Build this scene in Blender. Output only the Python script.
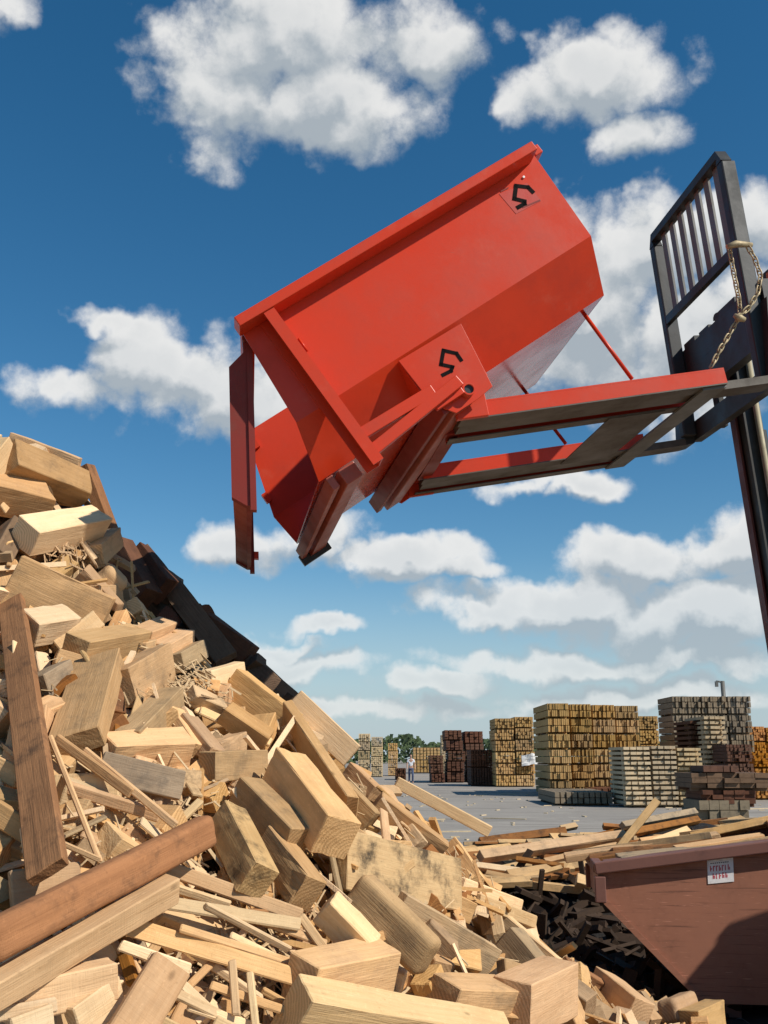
import bpy, bmesh, math, random
from mathutils import Vector, Matrix, noise
random.seed(11)
for o in list(bpy.data.objects): bpy.data.objects.remove(o)
scene = bpy.context.scene
C = scene.collection

# ------------------------------------------------------------------ camera
F = 1000.0; HY = 757.0                      # focal length in pixels, horizon row
TH = math.atan((HY-512)/F)
EYE = Vector((0, 0, 1.6))
cd = bpy.data.cameras.new('camera'); cam = bpy.data.objects.new('camera', cd); C.objects.link(cam)
cam.location = EYE; cam.rotation_euler = (math.pi/2+TH, 0, 0)
cd.sensor_fit = 'VERTICAL'; cd.sensor_height = 36; cd.lens = 36*F/1024
cd.clip_start = .05; cd.clip_end = 3000
scene.camera = cam
def ray(px, py):
    u = (px-384)/F; v = (512-py)/F
    return Vector((u, math.cos(TH)-v*math.sin(TH), math.sin(TH)+v*math.cos(TH)))
def proj(p):
    d = Vector(p)-EYE
    zf = d.y*math.cos(TH)+d.z*math.sin(TH); up = -d.y*math.sin(TH)+d.z*math.cos(TH)
    return 384+F*d.x/zf, 512-F*up/zf
def at_y(px, py, y): d = ray(px, py); return EYE+d*(y/d.y)
def at_z(px, py, z): d = ray(px, py); return EYE+d*((z-EYE.z)/d.z)
def on_plane(px, py, p0, n): d = ray(px, py); return EYE+d*((p0-EYE).dot(n)/d.dot(n))

# ------------------------------------------------------------------ light and sky
SUN = Vector((.64, -.40, .655)).normalized()
sl = bpy.data.lights.new('sun', 'SUN'); so = bpy.data.objects.new('sun', sl); C.objects.link(so)
sl.energy = 5.0; sl.angle = math.radians(.53); sl.color = (1, .94, .84)
so.rotation_euler = SUN.to_track_quat('Z', 'Y').to_euler()
vs = scene.view_settings
vs.view_transform = 'Standard'; vs.look = 'None'; vs.gamma = 1; vs.exposure = 0; vs.use_curve_mapping = False
scene.cycles.use_denoising = True
scene.cycles.max_bounces = 6; scene.cycles.diffuse_bounces = 3

class NT:
    def __init__(s, nt): s.nt = nt; s.nt.nodes.clear()
    def n(s, t, **k):
        nd = s.nt.nodes.new(t)
        for a, b in k.items(): setattr(nd, a, b)
        return nd
    def l(s, a, b): s.nt.links.new(a, b)
    def m(s, op, a, b=None, c=None, clamp=False):
        nd = s.n('ShaderNodeMath', operation=op, use_clamp=clamp)
        for i, v in enumerate((a, b, c)):
            if v is None: continue
            if isinstance(v, (int, float)): nd.inputs[i].default_value = v
            else: s.l(v, nd.inputs[i])
        return nd.outputs[0]
    def v(s, op, a, b=None, scale=None):
        nd = s.n('ShaderNodeVectorMath', operation=op)
        for i, x in enumerate((a, b)):
            if x is None: continue
            if isinstance(x, (tuple, list, Vector)): nd.inputs[i].default_value = tuple(x)
            else: s.l(x, nd.inputs[i])
        if scale is not None: nd.inputs['Scale'].default_value = scale
        return nd.outputs['Value'] if op in ('DOT_PRODUCT', 'LENGTH', 'DISTANCE') else nd.outputs['Vector']
    def noise(s, vec, scale, detail=3, rough=.5, dist=0, out='Fac'):
        nd = s.n('ShaderNodeTexNoise'); s.l(vec, nd.inputs['Vector'])
        nd.inputs['Scale'].default_value = scale; nd.inputs['Detail'].default_value = detail
        nd.inputs['Roughness'].default_value = rough; nd.inputs['Distortion'].default_value = dist
        return nd.outputs[out]
    def rng(s, x, a, b, c=0, d=1, smooth=True):
        nd = s.n('ShaderNodeMapRange'); nd.interpolation_type = 'SMOOTHSTEP' if smooth else 'LINEAR'
        s.l(x, nd.inputs[0])
        for i, q in enumerate((a, b, c, d)): nd.inputs[1+i].default_value = q
        return nd.outputs[0]
    def mix(s, f, a, b, mode='MIX'):
        nd = s.n('ShaderNodeMix', data_type='RGBA', blend_type=mode)
        nd.clamp_factor = True
        for i, x in ((0, f), (6, a), (7, b)):
            if isinstance(x, (int, float)): nd.inputs[i].default_value = x
            elif isinstance(x, (tuple, list)): nd.inputs[i].default_value = tuple(x)+((1,) if len(x) == 3 else ())
            else: s.l(x, nd.inputs[i])
        return nd.outputs[2]
    def ramp(s, f, stops):
        nd = s.n('ShaderNodeValToRGB'); s.l(f, nd.inputs[0]); e = nd.color_ramp.elements
        while len(e) < len(stops): e.new(.5)
        for el, (p, c) in zip(e, stops): el.position = p; el.color = tuple(c)+(1,)
        return nd.outputs[0]

w = bpy.data.worlds.new('World'); scene.world = w; w.use_nodes = True
t = NT(w.node_tree)
sky = t.n('ShaderNodeTexSky', sky_type='NISHITA', sun_disc=False)
sky.sun_elevation = math.asin(SUN.z); sky.sun_rotation = math.atan2(SUN.x, SUN.y)
sky.altitude = 300; sky.air_density = 1.0; sky.dust_density = .08; sky.ozone_density = 1.5
SKY = .075
tc = t.n('ShaderNodeTexCoord').outputs['Generated']
# cumulus banks: direction, angular half width, half height (from the picture), then the rest of the dome
banks = []
def bank(px, py, rx, ry, k=1.0): banks.append((ray(px, py).normalized(), rx/F, ry/F, k))
for b in ((290,36,150,70),(225,105,85,60),(330,105,100,62),(430,45,75,38,.8),(585,75,95,45),(628,125,58,24,.8),(535,95,52,42,.9),
          (655,245,110,62,1.2),(590,320,90,95,1.2),(690,350,130,90,1.2),(735,225,90,45),(570,230,40,45,.8),
          (165,365,115,66,1.1),(240,400,90,66,1.1),(75,388,75,30,.9),(100,316,60,20,.8),
          (245,545,75,34),(395,562,98,26,1.1),(325,538,70,30,.9),(465,574,40,12,.8),
          (595,492,48,18,.9),(520,486,75,16,.75),(655,565,100,36,1.1),(735,548,80,40,1.1),(560,605,150,26,1.1),(700,615,150,42,1.2),(480,612,60,20,.9),
          (330,631,55,12,.95),(310,668,85,20,1),(440,684,100,18,1),(590,660,170,22,1.1),(400,712,190,15,.9),(640,695,190,20,1),(285,648,60,10,.7),(690,655,120,20,1),
          (-10,2,45,22,.9)):
    bank(*b)
UPV = (Vector((0, 0, 1))*.8+Vector((SUN.x, 0, 0))*.5)*.030
wv = t.v('SUBTRACT', t.noise(tc, 7, 3, .55, 0, 'Color'), (.5, .5, .5))
wv2 = t.v('SUBTRACT', t.noise(tc, 26, 3, .6, 0, 'Color'), (.5, .5, .5))
dv = t.v('ADD', tc, t.v('ADD', t.v('SCALE', wv, None, .075), t.v('SCALE', wv2, None, .03)))
acc = acc2 = None
for c, rx, ry, k in banks:
    r = Vector((c.y, -c.x, 0)).normalized(); u = r.cross(c)
    if u.z < 0: u = -u
    a_ = t.v('DOT_PRODUCT', dv, r/rx); b_ = t.m('SUBTRACT', t.v('DOT_PRODUCT', dv, u/ry), c.dot(u)/ry)
    for sh in (0, 1):
        cb = t.n('ShaderNodeCombineXYZ')
        t.l(a_, cb.inputs[0])
        t.l(b_ if not sh else t.m('ADD', b_, UPV.dot(u)/ry), cb.inputs[1])
        q = t.m('MULTIPLY_ADD', t.v('LENGTH', cb.outputs[0]), -k, k)
        if sh: acc2 = q if acc2 is None else t.m('MAXIMUM', acc2, q)
        else: acc = q if acc is None else t.m('MAXIMUM', acc, q)
# the dome outside the frame: the same broken cumulus, laid on a flat cloud deck
sepd = t.n('ShaderNodeSeparateXYZ'); t.l(dv, sepd.inputs[0])
dz = t.m('ADD', t.m('MAXIMUM', sepd.outputs[2], 0), .12)
cb = t.n('ShaderNodeCombineXYZ'); t.l(t.m('DIVIDE', sepd.outputs[0], dz), cb.inputs[0]); t.l(t.m('DIVIDE', sepd.outputs[1], dz), cb.inputs[1])
deck = t.m('MULTIPLY_ADD', t.noise(cb.outputs[0], 1.3, 2, .5), 3.2, -2.05)
view = t.v('DOT_PRODUCT', tc, ray(384, 512).normalized())
deck = t.m('SUBTRACT', deck, t.rng(view, .80, .87, 0, 3))
acc = t.m('MAXIMUM', acc, deck); acc2 = t.m('MAXIMUM', acc2, deck)
fb = t.noise(tc, 13, 9, .66); fb2 = t.noise(t.v('ADD', tc, UPV), 13, 9, .66)
def puff(vec):                                  # rounded cauliflower heads
    o_ = None
    for sc_, am in ((17, .55), (38, .32)):
        vo = t.n('ShaderNodeTexVoronoi'); t.l(vec, vo.inputs['Vector']); vo.inputs['Scale'].default_value = sc_
        q_ = t.m('MULTIPLY_ADD', vo.outputs['Distance'], -am, am*.48)
        o_ = q_ if o_ is None else t.m('ADD', o_, q_)
    return o_
pv = t.v('ADD', tc, t.v('SCALE', wv2, None, .03))
d0 = t.m('ADD', t.m('ADD', acc, puff(pv)), t.m('MULTIPLY_ADD', fb, 1.25, -.625))
d1 = t.m('ADD', t.m('ADD', acc2, puff(t.v('ADD', pv, UPV))), t.m('MULTIPLY_ADD', fb2, 1.25, -.625))
w.cycles.sampling_method = 'MANUAL'; w.cycles.sample_map_resolution = 512
mask = t.rng(d0, -.02, .52)
lit = t.rng(t.m('SUBTRACT', d0, d1), -.42, .40)
thick = t.rng(d0, .2, 1.1)
shade = t.m('SUBTRACT', lit, t.m('MULTIPLY', thick, .30), clamp=True)
ccol = t.mix(shade, (.42, .47, .51), (.90, .89, .865))
ccol = t.v('SCALE', ccol, None, 1/SKY)
sep = t.n('ShaderNodeSeparateXYZ'); t.l(tc, sep.inputs[0])
hz = t.rng(sep.outputs[2], 0.0, .22)                 # distant banks fade into the air
mk = t.m('MULTIPLY', mask, t.m('MULTIPLY_ADD', hz, .32, .60))
bgn = t.n('ShaderNodeBackground'); bgn.inputs[1].default_value = SKY
hsv = t.n('ShaderNodeHueSaturation'); hsv.inputs['Hue'].default_value = .493; hsv.inputs['Saturation'].default_value = 1.36; hsv.inputs['Value'].default_value = 1.36
t.l(sky.outputs[0], hsv.inputs['Color'])
air = t.mix(t.rng(sep.outputs[2], -.02, .20, .9, 0), hsv.outputs[0], [x/SKY for x in (.40, .52, .62)])   # pale summer haze round the whole horizon
t.l(t.mix(mk, air, ccol), bgn.inputs[0])
t.l(bgn.outputs[0], t.n('ShaderNodeOutputWorld').inputs[0])

# ------------------------------------------------------------------ materials
M = {}
def newmat(name):
    m = bpy.data.materials.new(name); m.use_nodes = True; t = NT(m.node_tree)
    b = t.n('ShaderNodeBsdfPrincipled'); t.l(b.outputs[0], t.n('ShaderNodeOutputMaterial').inputs[0])
    M[name] = m
    return t, b
def bump(t, b, h, strength, dist):
    n = t.n('ShaderNodeBump'); n.inputs['Strength'].default_value = strength; n.inputs['Distance'].default_value = dist
    t.l(h, n.inputs['Height']); t.l(n.outputs[0], b.inputs['Normal'])
def wood(name, light, dark, stain, stain_amt=.5, rough=.85, var=.3):
    knot = 0 if name.startswith('yard') else .55
    t, b = newmat(name)
    tcn = t.n('ShaderNodeTexCoord'); oi = t.n('ShaderNodeObjectInfo')
    rnd = oi.outputs['Random']
    off = t.n('ShaderNodeCombineXYZ'); t.l(t.m('MULTIPLY', rnd, 37.0), off.inputs[0]); t.l(t.m('MULTIPLY', rnd, 91.0), off.inputs[1]); t.l(t.m('MULTIPLY', rnd, 53.0), off.inputs[2])
    p = t.v('ADD', tcn.outputs['Object'], off.outputs[0])
    gp = t.v('MULTIPLY', p, (1.6, 26, 26))
    grain = t.noise(gp, 2.2, 5, .6, .7)
    blot = t.noise(p, 8, 7, .68)
    fine = t.noise(t.v('MULTIPLY', p, (9, 160, 160)), 1.5, 2, .5)
    col = t.mix(t.m('MULTIPLY', t.rng(grain, .3, .72), .50), light, dark)
    saw = t.noise(t.v('MULTIPLY', p, (95, 4, 4)), 1.5, 3, .65, .5)
    # end grain: growth rings on the sawn ends
    rv = t.v('MULTIPLY', t.v('ADD', tcn.outputs['Object'], (0, .05, .07)), (0, 1, 1))
    rl = t.m('ADD', t.v('LENGTH', rv), t.m('MULTIPLY', t.noise(p, 12, 2), .03))
    ring = t.m('SINE', t.m('MULTIPLY', rl, 520))
    endc = t.mix(t.m('MULTIPLY_ADD', ring, .28, .32), light, [x*.72 for x in dark])
    nx = t.n('ShaderNodeSeparateXYZ'); t.l(tcn.outputs['Normal'], nx.inputs[0])
    isend = t.m('GREATER_THAN', t.m('ABSOLUTE', nx.outputs[0]), .8)
    col = t.mix(isend, col, endc)
    big = t.noise(p, 2.6, 3, .6)
    col = t.mix(t.m('MULTIPLY', t.rng(blot, .47, .70), min(1, stain_amt*.95)), col, stain)
    col = t.mix(t.m('MULTIPLY', t.rng(big, .42, .70), .38), col, [x*.72 for x in dark])
    speck = t.noise(p, 55, 3, .7)
    col = t.mix(t.m('MULTIPLY', t.rng(speck, .60, .74), .32), col, [x*.55 for x in dark])
    col = t.mix(t.m('MULTIPLY', t.rng(speck, .42, .28), .35), col, [min(1, x*1.25) for x in light])
    # knots
    vo = t.n('ShaderNodeTexVoronoi'); t.l(t.v('MULTIPLY', p, (4.5, 9, 9)), vo.inputs['Vector']); vo.inputs['Scale'].default_value = 1.0
    col = t.mix(t.m('MULTIPLY', t.rng(t.m('ADD', vo.outputs['Distance'], t.m('MULTIPLY', blot, .12)), .15, .08), knot), col, [x*.35 for x in dark])
    # whole-piece variation
    hs = t.n('ShaderNodeHueSaturation')
    t.l(t.m('MULTIPLY_ADD', t.m('FRACT', t.m('MULTIPLY', rnd, 17.3)), .008, .495), hs.inputs['Hue'])
    t.l(t.m('MULTIPLY_ADD', t.m('FRACT', t.m('MULTIPLY', rnd, 7.7)), .20, 1.0), hs.inputs['Saturation'])
    t.l(t.m('MULTIPLY_ADD', rnd, var*1.3, .93-var*.75), hs.inputs['Value'])
    t.l(col, hs.inputs['Color']); t.l(hs.outputs[0], b.inputs['Base Color'])
    b.inputs['Roughness'].default_value = rough; b.inputs['Specular IOR Level'].default_value = .25
    bump(t, b, t.m('ADD', t.m('MULTIPLY', grain, .6), t.m('ADD', t.m('MULTIPLY', fine, .5), t.m('MULTIPLY_ADD', saw, .5, t.m('MULTIPLY', blot, .6)))), .5, .006)
wood('pine', (.73, .475, .26), (.53, .305, .145), (.44, .285, .16), .45)
wood('pale', (.84, .62, .385), (.69, .465, .26), (.58, .40, .24), .35)
wood('pink', (.70, .46, .255), (.50, .295, .145), (.44, .28, .17), .45)
wood('weathered', (.60, .405, .23), (.42, .265, .135), (.20, .15, .10), .6)
wood('grey', (.50, .37, .235), (.35, .25, .155), (.12, .11, .095), .65)
wood('brown', (.36, .175, .075), (.22, .10, .042), (.09, .05, .028), .85)
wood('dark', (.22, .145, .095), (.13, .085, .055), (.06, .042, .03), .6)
wood('hollow_shade_wood', (.075, .048, .032), (.042, .028, .019), (.022, .016, .012), .6)  # dark wood darkened further: shade in the hollow put into the colour
wood('stained', (.62, .43, .24), (.46, .29, .15), (.03, .026, .022), .98)
wood('yard_yellow', (.54, .36, .175), (.41, .26, .115), (.26, .17, .08), .5)
wood('yard_tan', (.66, .44, .22), (.52, .33, .155), (.30, .19, .10), .45)
wood('yard_grey', (.32, .26, .185), (.22, .175, .125), (.09, .075, .06), .6)
wood('yard_pale', (.70, .55, .36), (.55, .41, .25), (.3, .22, .14), .4)
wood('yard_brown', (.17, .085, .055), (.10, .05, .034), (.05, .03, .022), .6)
wood('yard_orange', (.58, .29, .10), (.43, .20, .065), (.26, .14, .06), .4)

def paint(name, col, rough=.4, dirt=(.18, .10, .07), dirt_amt=.35, metal=0, scratch=0., spec=.5, dirt_scale=3.):
    t, b = newmat(name)
    p = t.n('ShaderNodeTexCoord').outputs['Object']
    n1 = t.noise(p, dirt_scale, 6, .65); n2 = t.noise(p, 22, 4, .6)
    c = t.mix(t.rng(n1, .35, .75), col, [x*.84 for x in col])
    c = t.mix(t.m('MULTIPLY', t.rng(t.m('ADD', t.m('MULTIPLY', n1, .6), t.m('MULTIPLY', n2, .4)), .52, .72), dirt_amt), c, dirt)
    h = n2
    if scratch:
        s = t.noise(t.v('MULTIPLY', p, (1.2, 1.2, 40)), 2.0, 5, .65, .4)
        c = t.mix(t.m('MULTIPLY', t.rng(s, .55, .70), scratch), c, dirt)
        s2 = t.noise(t.v('MULTIPLY', p, (3, 3, 60)), 3.0, 3, .6, .3)
        c = t.mix(t.m('MULTIPLY', t.rng(s2, .64, .72), scratch*.8), c, [min(1, x*1.8+.04) for x in col])
    t.l(c, b.inputs['Base Color'])
    t.l(t.rng(n1, .3, .8, rough*.8, min(1, rough*1.5)), b.inputs['Roughness'])
    b.inputs['Metallic'].default_value = metal; b.inputs['Specular IOR Level'].default_value = spec
    bump(t, b, t.m('ADD', n1, t.m('MULTIPLY', n2, .25)), .12, .01)
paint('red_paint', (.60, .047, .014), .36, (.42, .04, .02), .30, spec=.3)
_t = NT.__new__(NT); _t.nt = M['red_paint'].node_tree
_b = [n for n in _t.nt.nodes if n.type == 'BSDF_PRINCIPLED'][0]; _c = _b.inputs['Base Color'].links[0].from_socket
_p = _t.n('ShaderNodeTexCoord').outputs['Object']
_s = _t.noise(_t.v('MULTIPLY', _p, (5, 5, 120)), 2.5, 3, .55, .8); _d = _t.noise(_p, 4.5, 6, .7)
_k = _t.m('MULTIPLY', _t.rng(_s, .67, .74), _t.rng(_d, .5, .65))
_c2 = _t.mix(_t.m('MULTIPLY', _k, .5), _c, (.30, .10, .07))
_c2 = _t.mix(_t.m('MULTIPLY', _t.rng(_d, .55, .8), .22), _c2, (.55, .20, .13))
_t.l(_c2, _b.inputs['Base Color'])
paint('red_gloss', (.60, .055, .022), .22, (.45, .06, .035), .3, spec=.8)
paint('mast_dark', (.12, .030, .024), .5, (.09, .05, .035), .5)
paint('red_dark', (.23, .028, .018), .45, (.16, .05, .035), .4, spec=.3)  # darker copy of the red; the hanging door's shade is put into it
paint('red_under_shade', (.36, .075, .045), .45, (.15, .085, .06), .6)  # red paint browned and darkened for shade and ground bounce underneath
paint('black_steel', (.020, .021, .020), .5, (.05, .042, .035), .6)
paint('grey_steel', (.12, .118, .105), .5, (.16, .12, .08), .7)
paint('fork_steel', (.105, .09, .072), .5, (.055, .04, .03), .7, .3)
paint('orange_paint', (.62, .20, .055), .4, (.20, .10, .06), .5)
paint('rubber', (.02, .02, .02), .85, (.08, .07, .06), .4)
paint('brass_chain', (.42, .33, .19), .55, (.16, .12, .07), .9, .3, dirt_scale=14)
paint('chrome', (.36, .32, .22), .5, (.20, .17, .11), .6, .3)
paint('skip_paint', (.35, .150, .092), .62, (.16, .07, .045), .6, 0, .9, .3, 2.2)
paint('skip_rim', (.20, .092, .072), .6, (.09, .05, .045), .5, 0, 0, .3)
paint('logo_black', (.010, .008, .008), .9, (.03, .01, .01), .2, spec=.1)
paint('logo_red', (.50, .036, .014), .4, (.3, .03, .02), .3)
paint('white_label', (.86, .83, .82), .5, (.55, .40, .38), .4, dirt_scale=30)
paint('label_red', (.55, .06, .08), .5)
paint('tarp_white', (.75, .75, .73), .7, (.5, .48, .45), .3)
paint('hull_black', (.05, .05, .055), .6, (.1, .08, .06), .4)
paint('skin', (.45, .26, .18), .6, (.4, .22, .15), .2)
paint('shirt', (.72, .74, .78), .9, (.6, .6, .62), .2)
paint('jeans', (.06, .085, .16), .9, (.05, .06, .1), .3)
paint('hair', (.04, .03, .025), .8)

t, b = newmat('yard')
p = t.n('ShaderNodeTexCoord').outputs['Object']
n1 = t.noise(p, .22, 5, .6); n2 = t.noise(p, 3.5, 6, .65); n3 = t.noise(p, 60, 3, .7)
c = t.mix(t.rng(n1, .35, .7), (.27, .24, .205), (.33, .295, .25))
c = t.mix(t.m('MULTIPLY', t.rng(n2, .5, .75), .6), c, (.17, .145, .12))
c = t.mix(t.m('MULTIPLY', t.rng(n3, .55, .75), .5), c, (.34, .31, .27))
trk = t.noise(t.v('MULTIPLY', p, (.10, .9, 1)), 1.0, 4, .6, .6)
c = t.mix(t.m('MULTIPLY', t.rng(trk, .52, .62), .45), c, (.15, .13, .11))
c = t.mix(t.m('MULTIPLY', t.rng(t.noise(p, .5, 5, .7, 1.0), .56, .66), .5), c, (.38, .34, .28))
t.l(c, b.inputs['Base Color']); b.inputs['Roughness'].default_value = .93
bump(t, b, t.m('ADD', n2, n3), .4, .01)
t, b = newmat('bark_soil_shaded')
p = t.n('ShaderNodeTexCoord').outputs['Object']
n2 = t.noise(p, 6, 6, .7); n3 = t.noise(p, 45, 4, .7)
c = t.mix(t.rng(n2, .4, .7), (.011, .008, .006), (.026, .018, .013))  # soil colour taken near black to paint in the hollow's shade
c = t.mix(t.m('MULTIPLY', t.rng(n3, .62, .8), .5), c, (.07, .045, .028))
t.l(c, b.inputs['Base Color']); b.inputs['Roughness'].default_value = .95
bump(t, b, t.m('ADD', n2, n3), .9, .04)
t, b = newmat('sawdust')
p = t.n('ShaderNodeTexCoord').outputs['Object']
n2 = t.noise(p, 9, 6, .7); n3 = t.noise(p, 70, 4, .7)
c = t.mix(t.rng(n2, .35, .65), (.035, .022, .013), (.10, .062, .033))  # tone darkened so gaps between the blocks read as shade
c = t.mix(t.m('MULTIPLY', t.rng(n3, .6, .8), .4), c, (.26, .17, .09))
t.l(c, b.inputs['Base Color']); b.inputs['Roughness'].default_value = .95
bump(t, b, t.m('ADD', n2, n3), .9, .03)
t, b = newmat('foliage')
p = t.n('ShaderNodeTexCoord').outputs['Object']
c = t.mix(t.rng(t.noise(p, .35, 5, .7), .35, .65), (.022, .042, .015), (.065, .095, .032))
t.l(c, b.inputs['Base Color']); b.inputs['Roughness'].default_value = .9

# ------------------------------------------------------------------ builders
class MB:
    """collects faces in world coordinates"""
    def __init__(s): s.v = []; s.f = []; s.sm = []
    def poly(s, pts, faces, smooth=False):
        o = len(s.v); s.v += [Vector(p) for p in pts]
        for f in faces: s.f.append([i+o for i in f]); s.sm.append(smooth)
    def box(s, c, X, Y, Z):                      # half vectors
        c = Vector(c); X = Vector(X); Y = Vector(Y); Z = Vector(Z)
        P = [c+X*a+Y*b+Z*d for a in (-1, 1) for b in (-1, 1) for d in (-1, 1)]
        fs = [(0,1,3,2),(4,6,7,5),(0,4,5,1),(2,3,7,6),(0,2,6,4),(1,5,7,3)]
        if X.cross(Y).dot(Z) < 0: fs = [f[::-1] for f in fs]
        s.poly(P, fs); return s
    def prism(s, pts, d):
        pts = [Vector(p) for p in pts]; d = Vector(d); n = len(pts)
        nr = Vector()
        for i in range(n): nr += pts[i].cross(pts[(i+1) % n])
        if nr.dot(d) > 0: pts = pts[::-1]
        s.poly(pts+[p+d for p in pts], [tuple(range(n)), tuple(range(2*n-1, n-1, -1))]+[((i+1) % n, i, n+i, n+(i+1) % n) for i in range(n)])
        return s
    def tube(s, pts, r, n=10, cap=True, closed=False):
        pts = [Vector(p) for p in pts]; m = len(pts); rings = []
        prev = None
        for i, p in enumerate(pts):
            if closed: d = pts[(i+1) % m]-pts[i-1]
            else: d = pts[min(i+1, m-1)]-pts[max(i-1, 0)]
            d.normalize()
            if prev is None:
                a = d.orthogonal().normalized()
            else:
                a = (prev-d*prev.dot(d)).normalized()
            prev = a; bb = d.cross(a)
            rr = r[i] if isinstance(r, (list, tuple)) else r
            rings.append([p+(a*math.cos(2*math.pi*k/n)+bb*math.sin(2*math.pi*k/n))*rr for k in range(n)])
        o = len(s.v)
        for g in rings: s.v += g
        for i in range(m if closed else m-1):
            j = (i+1) % m
            for k in range(n):
                s.f.append([o+i*n+k, o+i*n+(k+1) % n, o+j*n+(k+1) % n, o+j*n+k]); s.sm.append(True)
        if cap and not closed:
            s.f.append([o+k for k in range(n)][::-1]); s.sm.append(False)
            s.f.append([o+(m-1)*n+k for k in range(n)]); s.sm.append(False)
        return s
    def pipe(s, p0, p1, ro, ri, n=16):
        p0 = Vector(p0); p1 = Vector(p1); d = (p1-p0).normalized(); a = d.orthogonal().normalized(); bb = d.cross(a)
        o = len(s.v)
        for p, r in ((p0, ro), (p1, ro), (p1, ri), (p0, ri)):
            s.v += [p+(a*math.cos(2*math.pi*k/n)+bb*math.sin(2*math.pi*k/n))*r for k in range(n)]
        for g in range(4):
            h = (g+1) % 4
            for k in range(n):
                s.f.append([o+g*n+k, o+g*n+(k+1) % n, o+h*n+(k+1) % n, o+h*n+k]); s.sm.append(g in (0, 2))
        return s
    def build(s, name, mat, parent=None, origin=None, bev=0):
        org = Vector(origin) if origin is not None else (Vector(parent.get('_o', (0, 0, 0))) if parent else Vector())
        me = bpy.data.meshes.new(name)
        me.from_pydata([v-org for v in s.v], [], s.f); me.update()
        for pl, q in zip(me.polygons, s.sm): pl.use_smooth = q
        me.materials.append(M[mat])
        o = bpy.data.objects.new(name, me); C.objects.link(o)
        if parent:
            o.parent = parent; o['_o'] = tuple(org)
            po = Vector(parent.get('_o', (0, 0, 0))); o.location = org-po
        else: o.location = org; o['_o'] = tuple(org)
        if bev:
            md = o.modifiers.new('bevel', 'BEVEL'); md.width = bev; md.segments = 2; md.limit_method = 'ANGLE'
        return o
def tag(o, label=None, cat=None, group=None, kind=None):
    if label: o['label'] = label
    if cat: o['category'] = cat
    if group: o['group'] = group
    if kind: o['kind'] = kind
    return o
def empty(name, loc, label, cat, group=None):
    o = bpy.data.objects.new(name, None); C.objects.link(o); o.location = loc; o['_o'] = tuple(loc); o.empty_display_size = .1
    return tag(o, label, cat, group)

# ------------------------------------------------------------------ ground
m = MB(); S = 900
m.poly([(-S,-S,0),(S,-S,0),(S,S,0),(-S,S,0)], [(0,1,2,3)])
tag(m.build('ground', 'yard'), kind='structure')

# pile height: a cone of tipped offcuts whose radial profile follows the outline in the picture
PC = Vector((-2.1, 4.9, 0))
prof = []
for px, py in ((-60,425),(0,436),(90,474),(112,545),(150,608),(210,662),(290,712),(345,756),(400,795),(470,856),(520,925),(590,978),(700,1026)):
    q = at_y(px, py, PC.y); prof.append((max(0, q.x-PC.x), q.z))
prof = [(-1, prof[0][1])]+prof
last = prof[-1]; prof.append((last[0]+last[1]/.75, 0)); prof.append((60, -.4))
def radial(d):
    for (a, za), (b, zb) in zip(prof, prof[1:]):
        if d <= b: return za+(zb-za)*(d-a)/(b-a)
    return -.4
PC2 = Vector((-2.75, 6.75, 0))
def height(x, y):
    d = math.hypot(x-PC.x, y-PC.y)
    h1 = radial(d)
    h2 = 3.72-.86*math.hypot(x-PC2.x, y-PC2.y)
    return max(h1, h2)
def surf(px, py):
    d = ray(px, py); s = .9; prev = s
    while s < 14:
        p = EYE+d*s
        if p.z < height(p.x, p.y):
            a, b = prev, s
            for _ in range(18):
                c = (a+b)/2; p = EYE+d*c
                if p.z < height(p.x, p.y): b = c
                else: a = c
            return EYE+d*b
        prev = s; s += .04
    return at_y(px, py, PC.y)
def normal(p):
    e = .12
    return Vector((height(p.x-e, p.y)-height(p.x+e, p.y), height(p.x, p.y-e)-height(p.x, p.y+e), 2*e)).normalized()

# core of the pile: chips and sawdust under the blocks, darkened to deepen the gap shade
N = 110; bm = bmesh.new(); g = {}
x0, x1, y0, y1 = -8, 3.2, .2, 11.5
for i in range(N+1):
    for j in range(N+1):
        x = x0+(x1-x0)*i/N; y = y0+(y1-y0)*j/N
        z = height(x, y)-.20+.12*noise.noise(Vector((x*2.2, y*2.2, 1)))+.05*noise.noise(Vector((x*9, y*9, 4)))
        g[i, j] = bm.verts.new((x, y, max(z, -.3)))
for i in range(N):
    for j in range(N):
        q = [g[i,j], g[i+1,j], g[i+1,j+1], g[i,j+1]]
        if max(v.co.z for v in q) > -.25: bm.faces.new(q)
for v in [v for v in bm.verts if not v.link_faces]: bm.verts.remove(v)
me = bpy.data.meshes.new('sawdust_heap'); bm.to_mesh(me); bm.free(); me.materials.append(M['sawdust'])
o = bpy.data.objects.new('sawdust_heap', me); C.objects.link(o)
tag(o, 'mound of chips and sawdust under the tipped wood offcuts', 'sawdust', kind='stuff')

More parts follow.
